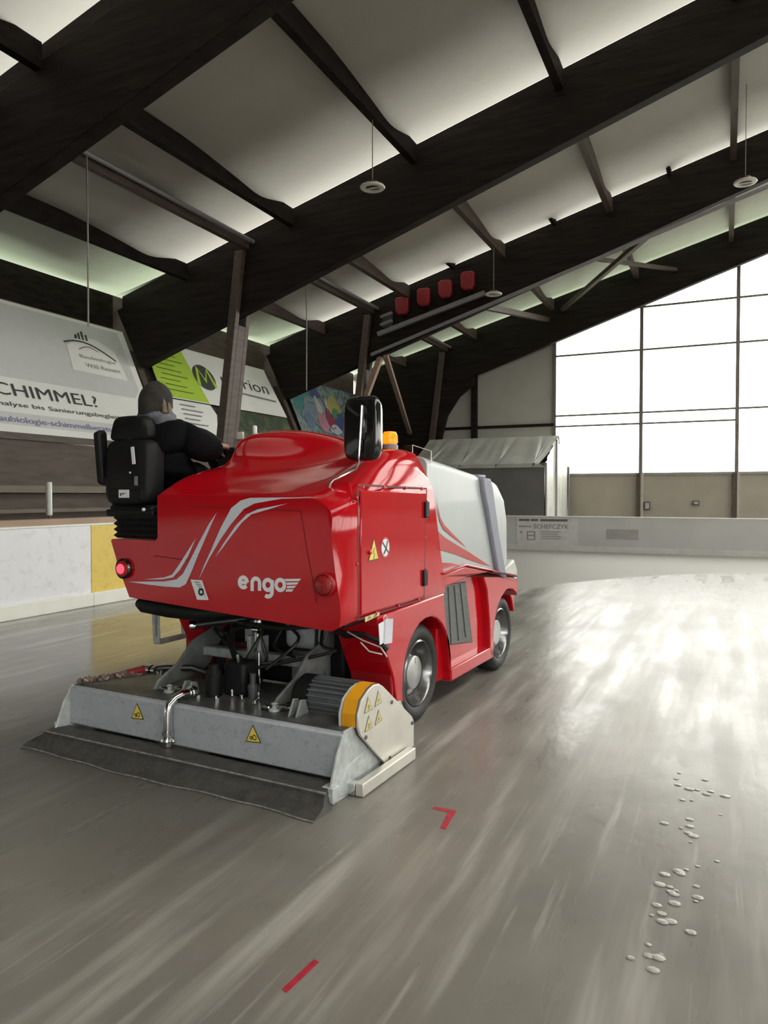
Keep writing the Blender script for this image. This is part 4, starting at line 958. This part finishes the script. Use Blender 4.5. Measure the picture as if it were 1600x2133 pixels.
# warning triangles on the back plate
pf = lambda u, z, o: Vector((u, v0 - .0055 - o, z))
for (u, z) in ((-.42, .262), (.473, .258)):
    tri_sign(cond, [(u - .052, z - .052), (u + .058, z - .045), (u + .0, z + .052)], pf, M_SIGNY, M_INK, 0)
# water pipe over the plate
m = MB(); m.tube([(-.105, v0 + .13, .385), (-.115, v0 + .07, .388), (-.128, v0 + .015, .375), (-.137, v0 - .02, .345), (-.14, v0 - .03, .30), (-.14, v0 - .03, .13)], .027, 14); wp = m.done('water_pipe', M_CHR, cond)
m = MB(); m.lathe([(.036, .165), (.036, .19)], 2, (-.14, v0 - .03, 0), 16, cap=True); m.lathe([(.046, .128), (.05, .135), (.046, .150)], 2, (-.14, v0 - .03, 0), 16, cap=True); m.lathe([(.036, .10), (.036, .13)], 2, (-.14, v0 - .03, 0), 16, cap=True); m.ball((-.085, v0 - .05, .14), .014, 8)
m.done('pipe_coupling', M_CHR, cond)
m = MB(); m.tube([(-.108, v0 + .11, .386), (-.10, v0 + .16, .384)], .033, 14); m.tube([(-.106, v0 + .125, .386), (-.104, v0 + .145, .385)], .040, 14); m.done('pipe_end_ring', M_CHR, cond)
# gear cover and skid on the right
GEAR = [(-0.949, 0.531), (-0.905, 0.508), (-0.527, 0.235), (-0.502, 0.200), (-0.501, 0.045), (-0.856, 0.032), (-1.164, 0.300), (-1.193, 0.354), (-1.193, 0.422), (-1.154, 0.490), (-1.074, 0.530), (-1.012, 0.543)]
m = MB(); m.prism(GEAR, 0, 1.075, 1.09); gc = m.done('gear_cover', M_ALU, cond, bevel=.004)
GI = [(v, z) for v, z in [(-.93, .53), (-.56, .235), (-.53, .045), (-.84, .035), (-1.16, .30), (-1.19, .352), (-1.192, .42), (-1.155, .49), (-1.075, .53), (-1.01, .541)]]
m = MB(); m.prism(GI, 0, .985, 1.0755); m.done('gear_case', pm('dark_grey_gear_case', (.05, .05, .05), .5), gc, bevel=.003)
M_ = [(-1.196, .350), (-1.197, .42), (-1.16, .492), (-1.078, .534), (-1.01, .546), (-.955, .537)]
m = MB()
for a, c in zip(M_, M_[1:]): m.poly([(.99, *a), (.99, *c), (1.074, *c), (1.074, *a)])
m.done('orange_tape', M_YEL, gc, smooth=False)
m = MB(); m.prism([(v - .02, z + .0) for v, z in GI], 0, .975, .986); m.done('mounting_plate', M_GAL, gc, bevel=.003)
gf = lambda v, z, o: Vector((1.0915 + o, v, z))
for i, t in enumerate(([(-1.130, .410), (-1.033, .412), (-1.089, .494)], [(-1.012, .417), (-.924, .423), (-.970, .500)], [(-1.127, .306), (-1.038, .311), (-1.079, .390)], [(-1.012, .311), (-.924, .320), (-.965, .392)])):
    tri_sign(gc, t, gf, M_SIGNP, pm('olive_ink', (.09, .08, .05), .6), 2 + i % 2)
for v, z in ((-.805, .393), (-.530, .196), (-1.113, .277), (-.830, .074)):
    m = MB(); m.lathe([(.012, 1.088), (.012, 1.096), (.001, 1.097)], 0, (0, v, z), 10); m.done('screw', M_DKST, gc)
m = MB(); m.box((1.10, -1.245, .004), (1.15, -.60, .075)); m.done('side_skid', M_ALU, cond, bevel=.006)
m = MB(); m.box((1.05, -1.25, .004), (1.10, -1.20, .07)); m.box((1.05, -.66, .01), (1.10, -.62, .06)); m.done('skid_bracket', M_CHR, cond, bevel=.004)
m = MB(); m.prism([(-1.38, .03), (-1.18, .0), (-.66, .03), (-.66, .06), (-.95, .20), (-1.25, .16)], 0, 1.04, 1.062); m.done('side_gusset', M_GAL, cond, bevel=.004)
# finned motor
MC = (-.93, .425)
m = MB(); m.lathe([(.10, .64), (.112, .65), (.112, .98), (.10, .985)], 0, (0, MC[0], MC[1] - .03), 40, cap=True); mo = m.done('drive_motor', M_FIN, cond)
nf = 26
for k in range(nf):
    a = 2 * math.pi * k / nf; m = MB(); m.box((.655, -.004, .105), (.955, .004, .132)); m.bm.transform(Matrix.Translation((0, MC[0], MC[1] - .03)) @ Matrix.Rotation(a, 4, 'X')); m.done('cooling_fin', M_FIN, mo, smooth=False)
m = MB(); m.lathe([(.02, .545), (.115, .55), (.135, .575), (.135, .66), (.12, .665)], 0, (0, MC[0], MC[1] - .03), 36); m.done('fan_cowl', M_BLK, mo)
m = MB(); m.box((.90, MC[0] - .135, MC[1] - .13), (.945, MC[0] - .10, MC[1] - .06)); m.done('motor_foot', M_FIN, mo, bevel=.005)
# carrying arms and cross beam
for s in (-1, 1):
    m = MB(); m.prism([(-1.12, .345), (-1.06, .345), (-.72, .36), (-.60, .40), (-.42, .62), (-.30, .82), (-.46, .82), (-.56, .66), (-.76, .60), (-.90, .48), (-1.08, .40)], 0, s * .47 - .011, s * .47 + .011)
    m.done('carrying_arm', M_GALD, cond, bevel=.006)
m = MB(); m.box((-.465, -.66, .48), (.465, -.58, .545)); m.done('cross_beam', M_GALM, cond, bevel=.008)
for (x, y) in ((-.20, -.66),):
    m = MB(); m.box((-.05, -.70, .48), (-.02, -.60, .66)); m.box((.03, -.70, .48), (.06, -.60, .66)); m.done('cylinder_fork', M_GALM, cond, bevel=.006)
m = MB(); m.tube([(.005, -.65, .58), (.005, -.64, .80)], .03, 12); m.tube([(-.02, -.65, .70), (.03, -.65, .70)], .035, 12); m.done('lift_cylinder', M_CHR, mach)
m = MB(); m.box((-.21, -.52, .55), (-.14, -.46, .80)); m.done('frame_post', M_GALM, mach, bevel=.006)
m = MB(); m.prism([(-.55, .57), (-.42, .57), (-.42, .78), (-.55, .78)], 0, .14, .46); m.done('grey_tank', M_PAINTG, mach, bevel=.05, seg=4)
m = MB(); m.box((.17, -.50, .35), (.45, -.44, .55)); m.done('grey_shield', M_GALD, mach, bevel=.01)
m = MB(); m.tube([(.43, -.60, .52), (.43, -.58, .79)], .011, 8); m.done('rod', M_BLK, mach)
# rear faces of the fenders seen under the body, red
m = MB(); m.prism([(-.80, .80), (-.42, .80), (-.42, .66), (-.58, .55), (-.66, .30), (-.80, .30)], 1, -.47, -.44); m.done('fender_back', M_REDM, mach, bevel=.01)
m = MB(); m.prism([(.60, .76), (.90, .76), (.92, .30), (.62, .30)], 1, -.47, -.44); m.done('fender_back', M_REDM, mach, bevel=.01)
m = MB(); m.box((-.40, -.50, .33), (-.16, -.46, .56)); m.done('red_cover', M_REDM, mach, bevel=.03)
# auger drive: black hydraulic block with valves
m = MB(); m.box((.02, -1.02, .35), (.18, -.86, .56)); hb = m.done('hydraulic_block', M_BLK, cond, bevel=.02)
m = MB(); m.lathe([(.05, .345), (.05, .50), (.035, .52), (.035, .55)], 2, (-.02, -1.06, 0), 16, cap=True); m.done('hydraulic_valve', M_BLK, hb)
m = MB(); m.lathe([(.03, .345), (.035, .42), (.02, .44), (.02, .50)], 2, (.22, -.98, 0), 12, cap=True); m.done('hydraulic_valve', M_DKST, hb)
for (x, y, h) in ((.10, -1.03, .40), (.20, -1.06, .385), (.28, -1.0, .40), (.33, -1.1, .38), (-.10, -1.12, .38), (.05, -1.12, .375), (.16, -.84, .60), (.04, -.9, .585)):
    m = MB(); m.lathe([(.011, .345), (.011, h), (.001, h + .004)], 2, (x, y, 0), 10); m.lathe([(.02, .345), (.02, .362)], 2, (x, y, 0), 6, cap=True); m.done('bolt', M_CHR, cond)
# T-handle clamps
for (x, y) in ((-.33, -1.12), (.50, -1.14)):
    m = MB(); m.lathe([(.035, .345), (.035, .36), (.014, .365), (.014, .385), (.022, .39), (.001, .40)], 2, (x, y, 0), 14); cl = m.done('clamp_bolt', M_GAL, cond)
    m = MB(); m.ball((x + .06, y + .01, .375), (.05, .022, .016), 10); m.ball((x - .05, y - .02, .37), (.035, .02, .014), 10); m.done('clamp_wing', M_CHR, cl)
    m = MB(); m.prism([(y - .06, .345), (y + .07, .345), (y + .04, .43), (y - .01, .44)], 0, x + .13, x + .145); m.prism([(y - .06, .345), (y + .07, .345), (y + .04, .43), (y - .01, .44)], 0, x + .18, x + .195); m.done('lug', M_GALD, cl, bevel=.006)
# hoses
m = MB(); m.tube([(-.62, -.98, .43), (-.54, -.94, .44), (-.42, -.82, .43), (-.34, -.78, .40), (-.30, -.72, .36)], .022, 10); hz = m.done('hose', M_HOSE, cond)
m = MB(); m.lathe([(.034, -.03), (.034, .03)], 0, (-.645, -.99, .43), 14, cap=True); m.lathe([(.028, .04), (.028, .07)], 0, (-.645, -.99, .43), 14, cap=True); m.tube([(-.56, -.95, .43), (-.56, -.955, .36)], .02, 10); m.done('hose_fitting', M_CHR, hz)
R_ = []
for i in range(30):
    t = i / 29; R_.append((-1.0 + .34 * t + .01 * math.sin(i * 2.2), -1.26 + .26 * t, .36 + .012 * abs(math.sin(i * 1.57)) + .045 * t))
m = MB(); m.tube(R_, [.017 + .006 * (i % 2) for i in range(30)], 8); m.done('wet_chain_hose', M_CHAIN, cond)
m = MB(); m.tube([(-.76, -1.06, .405), (-.70, -1.02, .42), (-.65, -1.0, .43)], .027, 10); m.done('red_hose', M_REDH, cond)
m = MB(); m.tube([(-.30, -.93, .745), (-.2, -.86, .76), (-.05, -.78, .78), (.05, -.7, .80)], .024, 12); ho = m.done('hose', M_HOSE, mach)
m = MB(); m.lathe([(.030, -.02), (.034, .0), (.030, .02), (.022, .02), (.022, -.02), (.030, -.02)], 1, (0, 0, 0), 16); m.bm.transform(Matrix.Translation((-.305, -.935, .745)) @ Matrix.Rotation(-.9, 4, 'Z')); m.done('hose_ring', M_CHR, ho)
random.seed(5)
for k in range(9):
    x0_ = random.uniform(-.25, .45); m = MB()
    m.tube([(x0_, -.50, .80), (x0_ + random.uniform(-.08, .1), -.60 - .03 * (k % 3), random.uniform(.60, .76)), (x0_ + random.uniform(-.2, .2), -.70, random.uniform(.5, .72)), (random.uniform(-.05, .25), -.86, .50)], .011, 7, smooth=16); m.done('hose', M_HOSE, mach)
m = MB(); m.tube([(-.3, -.72, .80), (.0, -.80, .765), (.3, -.80, .755), (.56, -.70, .78)], .016, 8); m.done('hose', M_HOSE, mach)
# ---- driver's seat, seen from behind
su, sv = -.795, -1.0
m = MB(); m.box((su - .21, sv + .10, 1.50), (su + .22, sv + .55, 1.62)); seat = m.done('driver_seat', M_BLK, mach, bevel=.05, seg=3)
def rrect(cu, cz, hw, hh, v, e_=.35, n=28, skew=0):
    o = []
    for k in range(n):
        a = 2 * math.pi * k / n; c_, s_ = math.cos(a), math.sin(a)
        z_ = cz + hh * math.copysign(abs(s_) ** e_, s_)
        o.append((cu + hw * math.copysign(abs(c_) ** e_, c_) * (1 - skew * (z_ - cz) / hh), v + .10 * (z_ - 1.75) * .35, z_))
    return o
m = MB(); m.loft([rrect(su, 1.75, .175, .19, sv - .035), rrect(su, 1.75, .20, .215, sv - .02), rrect(su, 1.75, .215, .225, sv + .03), rrect(su, 1.75, .205, .22, sv + .11), rrect(su, 1.75, .15, .19, sv + .14)]); m.done('backrest', M_BLK, seat, angle=50)
m = MB(); m.box((su - .165, sv - .045, 1.555), (su + .165, sv - .01, 1.645)); m.done('back_pocket', M_BLK, seat, bevel=.03, seg=3)
m = MB(); m.box((su - .19, sv - .005, 1.47), (su + .21, sv + .5, 1.53)); m.box((su - .2, sv + .02, 1.46), (su - .12, sv + .4, 1.56)); m.done('seat_pan', M_BLK, seat, bevel=.02)
m = MB(); m.loft([rrect(su - .01, 2.045, .135, .07, sv - .015, .45, skew=.12), rrect(su - .01, 2.045, .165, .085, sv + .0, .45, skew=.14), rrect(su - .01, 2.045, .175, .088, sv + .05, .45, skew=.14), rrect(su - .01, 2.045, .15, .075, sv + .10, .5, skew=.14)]); m.done('headrest', M_BLK, seat, angle=50)
m = MB(); m.tube([(su + .0, sv + .03, 1.92), (su + .0, sv + .04, 1.99)], .05, 10); m.done('headrest_post', M_BLK, seat)
m = MB(); m.prism([(-1.03, 1.68), (-1.0, 1.66), (-.96, 1.70), (-.98, 2.03), (-1.01, 2.045), (-1.06, 2.02)], 0, su - .285, su - .225); m.done('armrest', M_BLK, seat, bevel=.02, seg=3)
m = MB(); m.box((su - .25, -1.02, 1.66), (su - .16, -.96, 1.72)); m.done('armrest_pivot', M_BLK, seat, bevel=.01)
R = []
for i in range(9):
    z = 1.308 + .0195 * i; k = .012 if i % 2 else -.006
    R.append([(-.87 - k, sv - .05 - k, z), (-.47 + k, sv - .05 - k, z), (-.47 + k, sv + .34 + k, z), (-.87 - k, sv + .34 + k, z)])
m = MB(); m.loft(R); m.done('suspension_bellows', M_BLK, seat, smooth=False)
m = MB(); m.box((su - .20, sv - .03, 1.45), (su + .24, sv + .4, 1.50)); m.done('suspension_plate', M_BLK, seat, bevel=.015)
for a, c, z0, z1, rot in ((.075, .100, 1.80, 1.915, -.12), (.10, .125, 1.66, 1.72, 0), (-.045, .045, 1.578, 1.632, 0)):
    m = MB(); m.box((su + a, sv - .053, z0), (su + c, sv - .0455, z1), Matrix.Rotation(rot, 3, 'Y')); m.done('label_sticker', M_WHT if c < .12 else M_TXTG, seat, smooth=False)
m = MB()
for k in range(3): m.box((su - .03 + .02 * k, sv - .0545, 1.59 + .008 * k), (su - .02 + .022 * k, sv - .053, 1.61))
m.done('sticker_print', M_INK, seat, smooth=False)
for u_, z_, r_ in ((.055, 1.745, .007), (.165, 1.50, .013)):
    m = MB(); m.ball((su + u_, sv - .046 if r_ < .01 else sv - .035, z_), r_, 8); m.done('screw_cap', M_WHT, seat)
# steering column, wheel and small switches at the dash
m = MB(); ring = []
cw = Vector((-.775, -.29, 1.985)); tilt = Matrix.Rotation(math.radians(-38), 3, 'X')
R = []
for k in range(33):
    a = 2 * math.pi * k / 32
    R.append([tuple(cw + tilt @ Vector((math.cos(a) * (.17 + .013 * math.cos(t)), math.sin(a) * (.17 + .013 * math.cos(t)), .013 * math.sin(t)))) for t in [2 * math.pi * j / 8 for j in range(8)]])
m.loft(R, cap=False); sw_ = m.done('steering_wheel', M_BLK, mach)
m = MB(); m.tube([tuple(cw), tuple(cw + Vector((0, .16, -.22))), tuple(cw + Vector((0, .24, -.6)))], .035, 10)
for a in (90, 210, 330): m.tube([tuple(cw), tuple(cw + tilt @ Vector((.17 * math.cos(math.radians(a)), .17 * math.sin(math.radians(a)), 0)))], .012, 6)
m.done('steering_column', M_BLK, sw_)
m = MB(); m.box((-.86, -.06, 1.29), (-.47, .14, 1.97)); m.done('dashboard', M_BLK, mach, bevel=.03)
m = MB(); m.box((-.615, -.10, 2.02), (-.555, -.08, 2.08)); m.done('switch_box', pm('pale_switch_box', (.62, .56, .50), .5), mach, bevel=.006)
m = MB(); m.lathe([(.017, 2.03), (.017, 2.12), (.012, 2.125)], 2, (-.47, -.06, 0), 12, cap=True); m.done('post_lamp', M_WHT, mach)
m = MB(); m.box((-.66, -.08, 1.95), (-.47, -.02, 2.035)); m.done('dash_panel', pm('grey_dash_panel', (.30, .28, .25), .5), mach, bevel=.01)

# ================================================================== DRIVER
DSH = Vector((.085, -.12, -.035))
drv = empty('person', Vector((-2.7926, 4.7606, 0)) + Matrix.Rotation(MR, 3, 'Z') @ DSH, MR, label='driver in black coat, dark cap and grey scarf seated with hands on steering wheel', category='person')
def skin(name, verts, edges, mat, par, sub=2, root=0, smooth=True):
    me = bpy.data.meshes.new(name); me.from_pydata([v[:3] for v in verts], edges, []); o = bpy.data.objects.new(name, me); COL.objects.link(o)
    s = o.modifiers.new('skin', 'SKIN'); s.use_smooth_shade = True
    if not me.skin_vertices: bpy.context.view_layer.objects.active = o
    lay = me.skin_vertices[0].data if me.skin_vertices else None
    if lay is None:
        o.modifiers.update() if hasattr(o.modifiers, 'update') else None
    for i, v in enumerate(verts):
        r = v[3] if isinstance(v[3], tuple) else (v[3], v[3]); me.skin_vertices[0].data[i].radius = r
        me.skin_vertices[0].data[i].use_root = (i == root)
    d = o.modifiers.new('subdivision', 'SUBSURF'); d.levels = sub; d.render_levels = sub
    me.materials.append(mat)
    dg = bpy.context.evaluated_depsgraph_get(); nm = bpy.data.meshes.new_from_object(o.evaluated_get(dg)); o.modifiers.clear(); o.data = nm; nm.name = name
    nm.polygons.foreach_set('use_smooth', [True] * len(nm.polygons))
    o.parent = par; return o
du = -.835
HX, HV, HZ = du + .02, -.70, 2.265
V = [(du, -.60, 1.74, (.06, .05)), (du, -.64, 1.86, (.12, .10)), (du, -.66, 2.0, (.15, .105)), (du, -.675, 2.09, (.085, .075)), (HX, -.69, 2.15, .055), (HX, -.69, 2.20, .06),      # 0-5 pelvis .. neck
     (du + .17, -.66, 2.055, .06), (du + .24, -.52, 1.92, .05), (du + .17, -.30, 1.985, .038), (du + .15, -.23, 2.015, .03),                                      # 6-9 right arm
     (du - .17, -.66, 2.055, .06), (du - .24, -.52, 1.92, .05), (du - .14, -.30, 1.985, .038), (du - .12, -.22, 2.015, .03),                                      # 10-13 left arm
     (du + .10, -.58, 1.66, .035), (du + .12, -.22, 1.70, .035), (du + .11, -.18, 1.36, .035), (du + .11, -.08, 1.325, .04),                                       # 14-17 right leg
     (du - .10, -.58, 1.66, .035), (du - .12, -.22, 1.70, .035), (du - .11, -.18, 1.36, .035), (du - .11, -.08, 1.325, .04)]
Ed = [(0, 1), (1, 2), (2, 3), (3, 4), (4, 5), (2, 6), (6, 7), (7, 8), (8, 9), (2, 10), (10, 11), (11, 12), (12, 13), (0, 14), (14, 15), (15, 16), (16, 17), (0, 18), (18, 19), (19, 20), (20, 21)]
bodyp = skin('body', V, Ed, M_SKIN, drv); bodyp.data.materials.append(M_COAT)
for p_ in bodyp.data.polygons: p_.material_index = 1 if p_.center.z < 2.10 and p_.center.y < -.25 or p_.center.z < 1.9 else 0
# coat: torso and sleeves, larger than the body; hem spreads at the hips
Vc = [(du + .03, -.56, 1.57, (.26, .22)), (du + .02, -.58, 1.80, (.25, .20)), (du + .02, -.62, 1.95, (.24, .18)), (du + .01, -.655, 2.06, (.20, .15)), (du + .01, -.68, 2.135, (.115, .10)),
      (du + .19, -.625, 2.04, .135), (du + .29, -.48, 1.945, .115), (du + .215, -.33, 1.955, .078), (du + .17, -.265, 2.0, .055),
      (du - .19, -.625, 2.04, .13), (du - .30, -.48, 1.93, .10), (du - .18, -.33, 1.955, .078), (du - .14, -.265, 2.0, .055), (du + .12, -.34, 1.80, (.17, .16)), (du - .10, -.34, 1.77, (.15, .14))]
Ec = [(0, 1), (1, 2), (2, 3), (3, 4), (3, 5), (5, 6), (6, 7), (7, 8), (3, 9), (9, 10), (10, 11), (11, 12), (0, 13), (0, 14)]
skin('coat', Vc, Ec, M_COAT, drv)
Vt = [(du, -.56, 1.62, (.24, .18)), (du + .12, -.40, 1.71, .12), (du + .125, -.17, 1.74, .11), (du + .115, -.16, 1.36, .075), (du - .12, -.40, 1.71, .12), (du - .125, -.17, 1.74, .11), (du - .115, -.16, 1.36, .075)]
skin('trousers', Vt, [(0, 1), (1, 2), (2, 3), (0, 4), (4, 5), (5, 6)], M_COAT, drv)
for s in (-1, 1):
    m = MB(); m.ball((du + s * .115, -.10, 1.335), (.05, .13, .048), 12); m.done('boot', M_BLK, drv)
# head with face looking forward
m = MB(); bmesh.ops.create_uvsphere(m.bm, u_segments=24, v_segments=18, radius=1)
for v in m.bm.verts:
    x, y, z = v.co
    w = .078 * (1 - .22 * max(0, -z)); d_ = .098
    px, py, pz = x * w, y * d_, z * .118
    if y > .3 and z < 0: py *= 1 - .12 * abs(x)
    if y > .75:
        if abs(x) < .22 and -.30 < z < .12: py += .022 * (1 - abs(x) / .22) * (1 - max(0, z) / .12)        # nose
        if .15 < abs(x) < .5 and .05 < z < .28: py -= .010                                                   # eye sockets
        if z < -.45 and abs(x) < .4: py += .004
    v.co = (px, py, pz)
m.bm.transform(Matrix.Translation((HX, HV + .01, HZ)) @ Matrix.Rotation(-.18, 4, 'Z'))
hd = m.done('head', M_SKIN, drv, sub=1)
RH = Matrix.Translation((HX, HV + .01, HZ)) @ Matrix.Rotation(-.18, 4, 'Z')
def hp(x, y, z): return RH @ Vector((x, y, z))
for s in (-1, 1):
    m = MB(); m.ball(hp(s * .079, -.005, -.005), (.010, .022, .034), 10); m.done('ear', M_SKIN, hd)
    m = MB(); m.ball(hp(s * .030, .088, .016), .0125, 10); m.done('eye', M_WHT, hd)
    m = MB(); m.ball(hp(s * .030, .098, .016), .0055, 8); m.done('iris', M_INK, hd)
m = MB(); m.ball(hp(0, .090, -.058), (.026, .010, .008), 10); m.done('mouth', pm('lips', (.45, .18, .16), .5), hd)
# cap and hair
R = []
for i in range(11):
    t = i / 10; z = -.055 + .205 * t; k = max(.04, math.cos(max(0, (t - .35) / .65) * math.pi / 2)) ** .5 if t > .35 else 1
    R.append([tuple(hp(.103 * k * math.cos(a), -.010 + .121 * k * math.sin(a), z + .028 * math.sin(a) * (1 - t) + (.004 if i == 1 else 0))) for a in [2 * math.pi * j / 28 for j in range(28)]])
m = MB(); m.loft(R); m.done('knit_cap', M_CAPF, drv, angle=60)
random.seed(11)
for k in range(12):
    a = random.uniform(-.1, .85); r_ = .096
    p0 = hp(r_ * math.cos(a), -.01 + .104 * math.sin(a), -.01 + .04 * random.random())
    if math.sin(a) > .75: continue
    p1 = hp((r_ + .012) * math.cos(a + .05), -.012 + .112 * math.sin(a), -.07); p2 = hp((r_ - .006) * math.cos(a + .1), -.01 + .108 * math.sin(a), -.105 + .02 * random.random())
    m = MB(); m.tube([p0, p1, p2], [.006, .011, .004], 6); m.done('hair_lock', M_HAIR, drv)
# scarf
R = []
for k in range(29):
    a = 2 * math.pi * k / 28; rr = .036 + .006 * math.sin(5 * a)
    R.append([(HX - .005 + math.cos(a) * (.105 + rr * 1.0 * math.cos(t)), HV + .015 + math.sin(a) * (.085 + rr * math.cos(t)), 2.15 + .012 * math.sin(3 * a) - .02 * math.sin(a) + rr * 1.25 * math.sin(t)) for t in [2 * math.pi * j / 10 for j in range(10)]])
m = MB(); m.loft(R, cap=False); m.done('scarf', M_SCARF, drv)
m = MB(); m.tube([(HX - .10, HV - .04, 2.15), (HX - .125, HV - .085, 2.09), (HX - .13, HV - .115, 2.02)], [.045, .055, .045], 10); m.done('scarf_end', M_SCARF, drv)
# hands: palm and five separate bent fingers closed around the wheel rim
def hand(side):
    a0 = math.radians(28 if side > 0 else 152)
    c = cw - DSH + tilt @ Vector((.17 * math.cos(a0), .17 * math.sin(a0), 0))
    tang = tilt @ Vector((-math.sin(a0), math.cos(a0), 0)); outw = tilt @ Vector((math.cos(a0), math.sin(a0), 0)); upv = tilt @ Vector((0, 0, 1))
    wr = Vector((du + side * .158, -.262, 2.01)); palm = c + outw * .016 + upv * .022 - tang * side * .0
    verts = [(*wr, .026), (*((wr + palm) / 2), (.034, .02)), (*palm, (.036, .018))]; edges = [(0, 1), (1, 2)]
    for i, (off, ln) in enumerate(((.034, .9), (.012, 1.0), (-.010, .96), (-.032, .78))):
        b_ = len(verts); base = palm + tang * off
        verts += [(*(base + upv * .006 - outw * .012), .0095), (*(base - outw * .036 * ln + upv * -.004), .009), (*(base - outw * .044 * ln - upv * .030), .0085), (*(base - outw * .022 * ln - upv * .046), .0075)]
        edges += [(2, b_), (b_, b_ + 1), (b_ + 1, b_ + 2), (b_ + 2, b_ + 3)]
    b_ = len(verts); th = (wr + palm) / 2
    verts += [(*(th + tang * .03 * side - outw * .01 - upv * .012), .012), (*(th + tang * .052 - outw * .02 - upv * .03), .0105), (*(palm + tang * .055 - outw * .012 - upv * .044), .009)]
    edges += [(1, b_), (b_, b_ + 1), (b_ + 1, b_ + 2)]
    skin('hand', verts, edges, M_SKIN, drv, sub=2)
hand(1); hand(-1)
m = MB(); m.tube([(du + .152, -.285, 2.0), (du + .158, -.262, 2.01)], .037, 12); m.done('sleeve_cuff', pm('olive_cuff', (.10, .12, .06), .8), drv)
m = MB(); m.tube([(du + .147, -.262, 2.012), (du + .155, -.245, 2.018)], .034, 12); m.done('wristband', pm('pale_wristband', (.45, .45, .38), .5), drv)
bpy.context.view_layer.update()

# ---- low mist over the far ice, left by the hot water
hz_m = bpy.data.materials.new('thin_mist'); hz_m.use_nodes = True; nt_ = hz_m.node_tree; nt_.nodes.remove(nt_.nodes['Principled BSDF'])
vs_ = nt_.nodes.new('ShaderNodeVolumeScatter'); vs_.inputs['Density'].default_value = .022; vs_.inputs['Color'].default_value = (1, .99, .96, 1)
nt_.links.new(vs_.outputs[0], nt_.nodes['Material Output'].inputs['Volume'])
m = MB(); m.box((-8.1, 10.5, .004), (18.8, 21.1, 1.0)); m.done('mist', hz_m, smooth=False, kind='stuff', label='thin low mist lying over the far ice', category='mist')
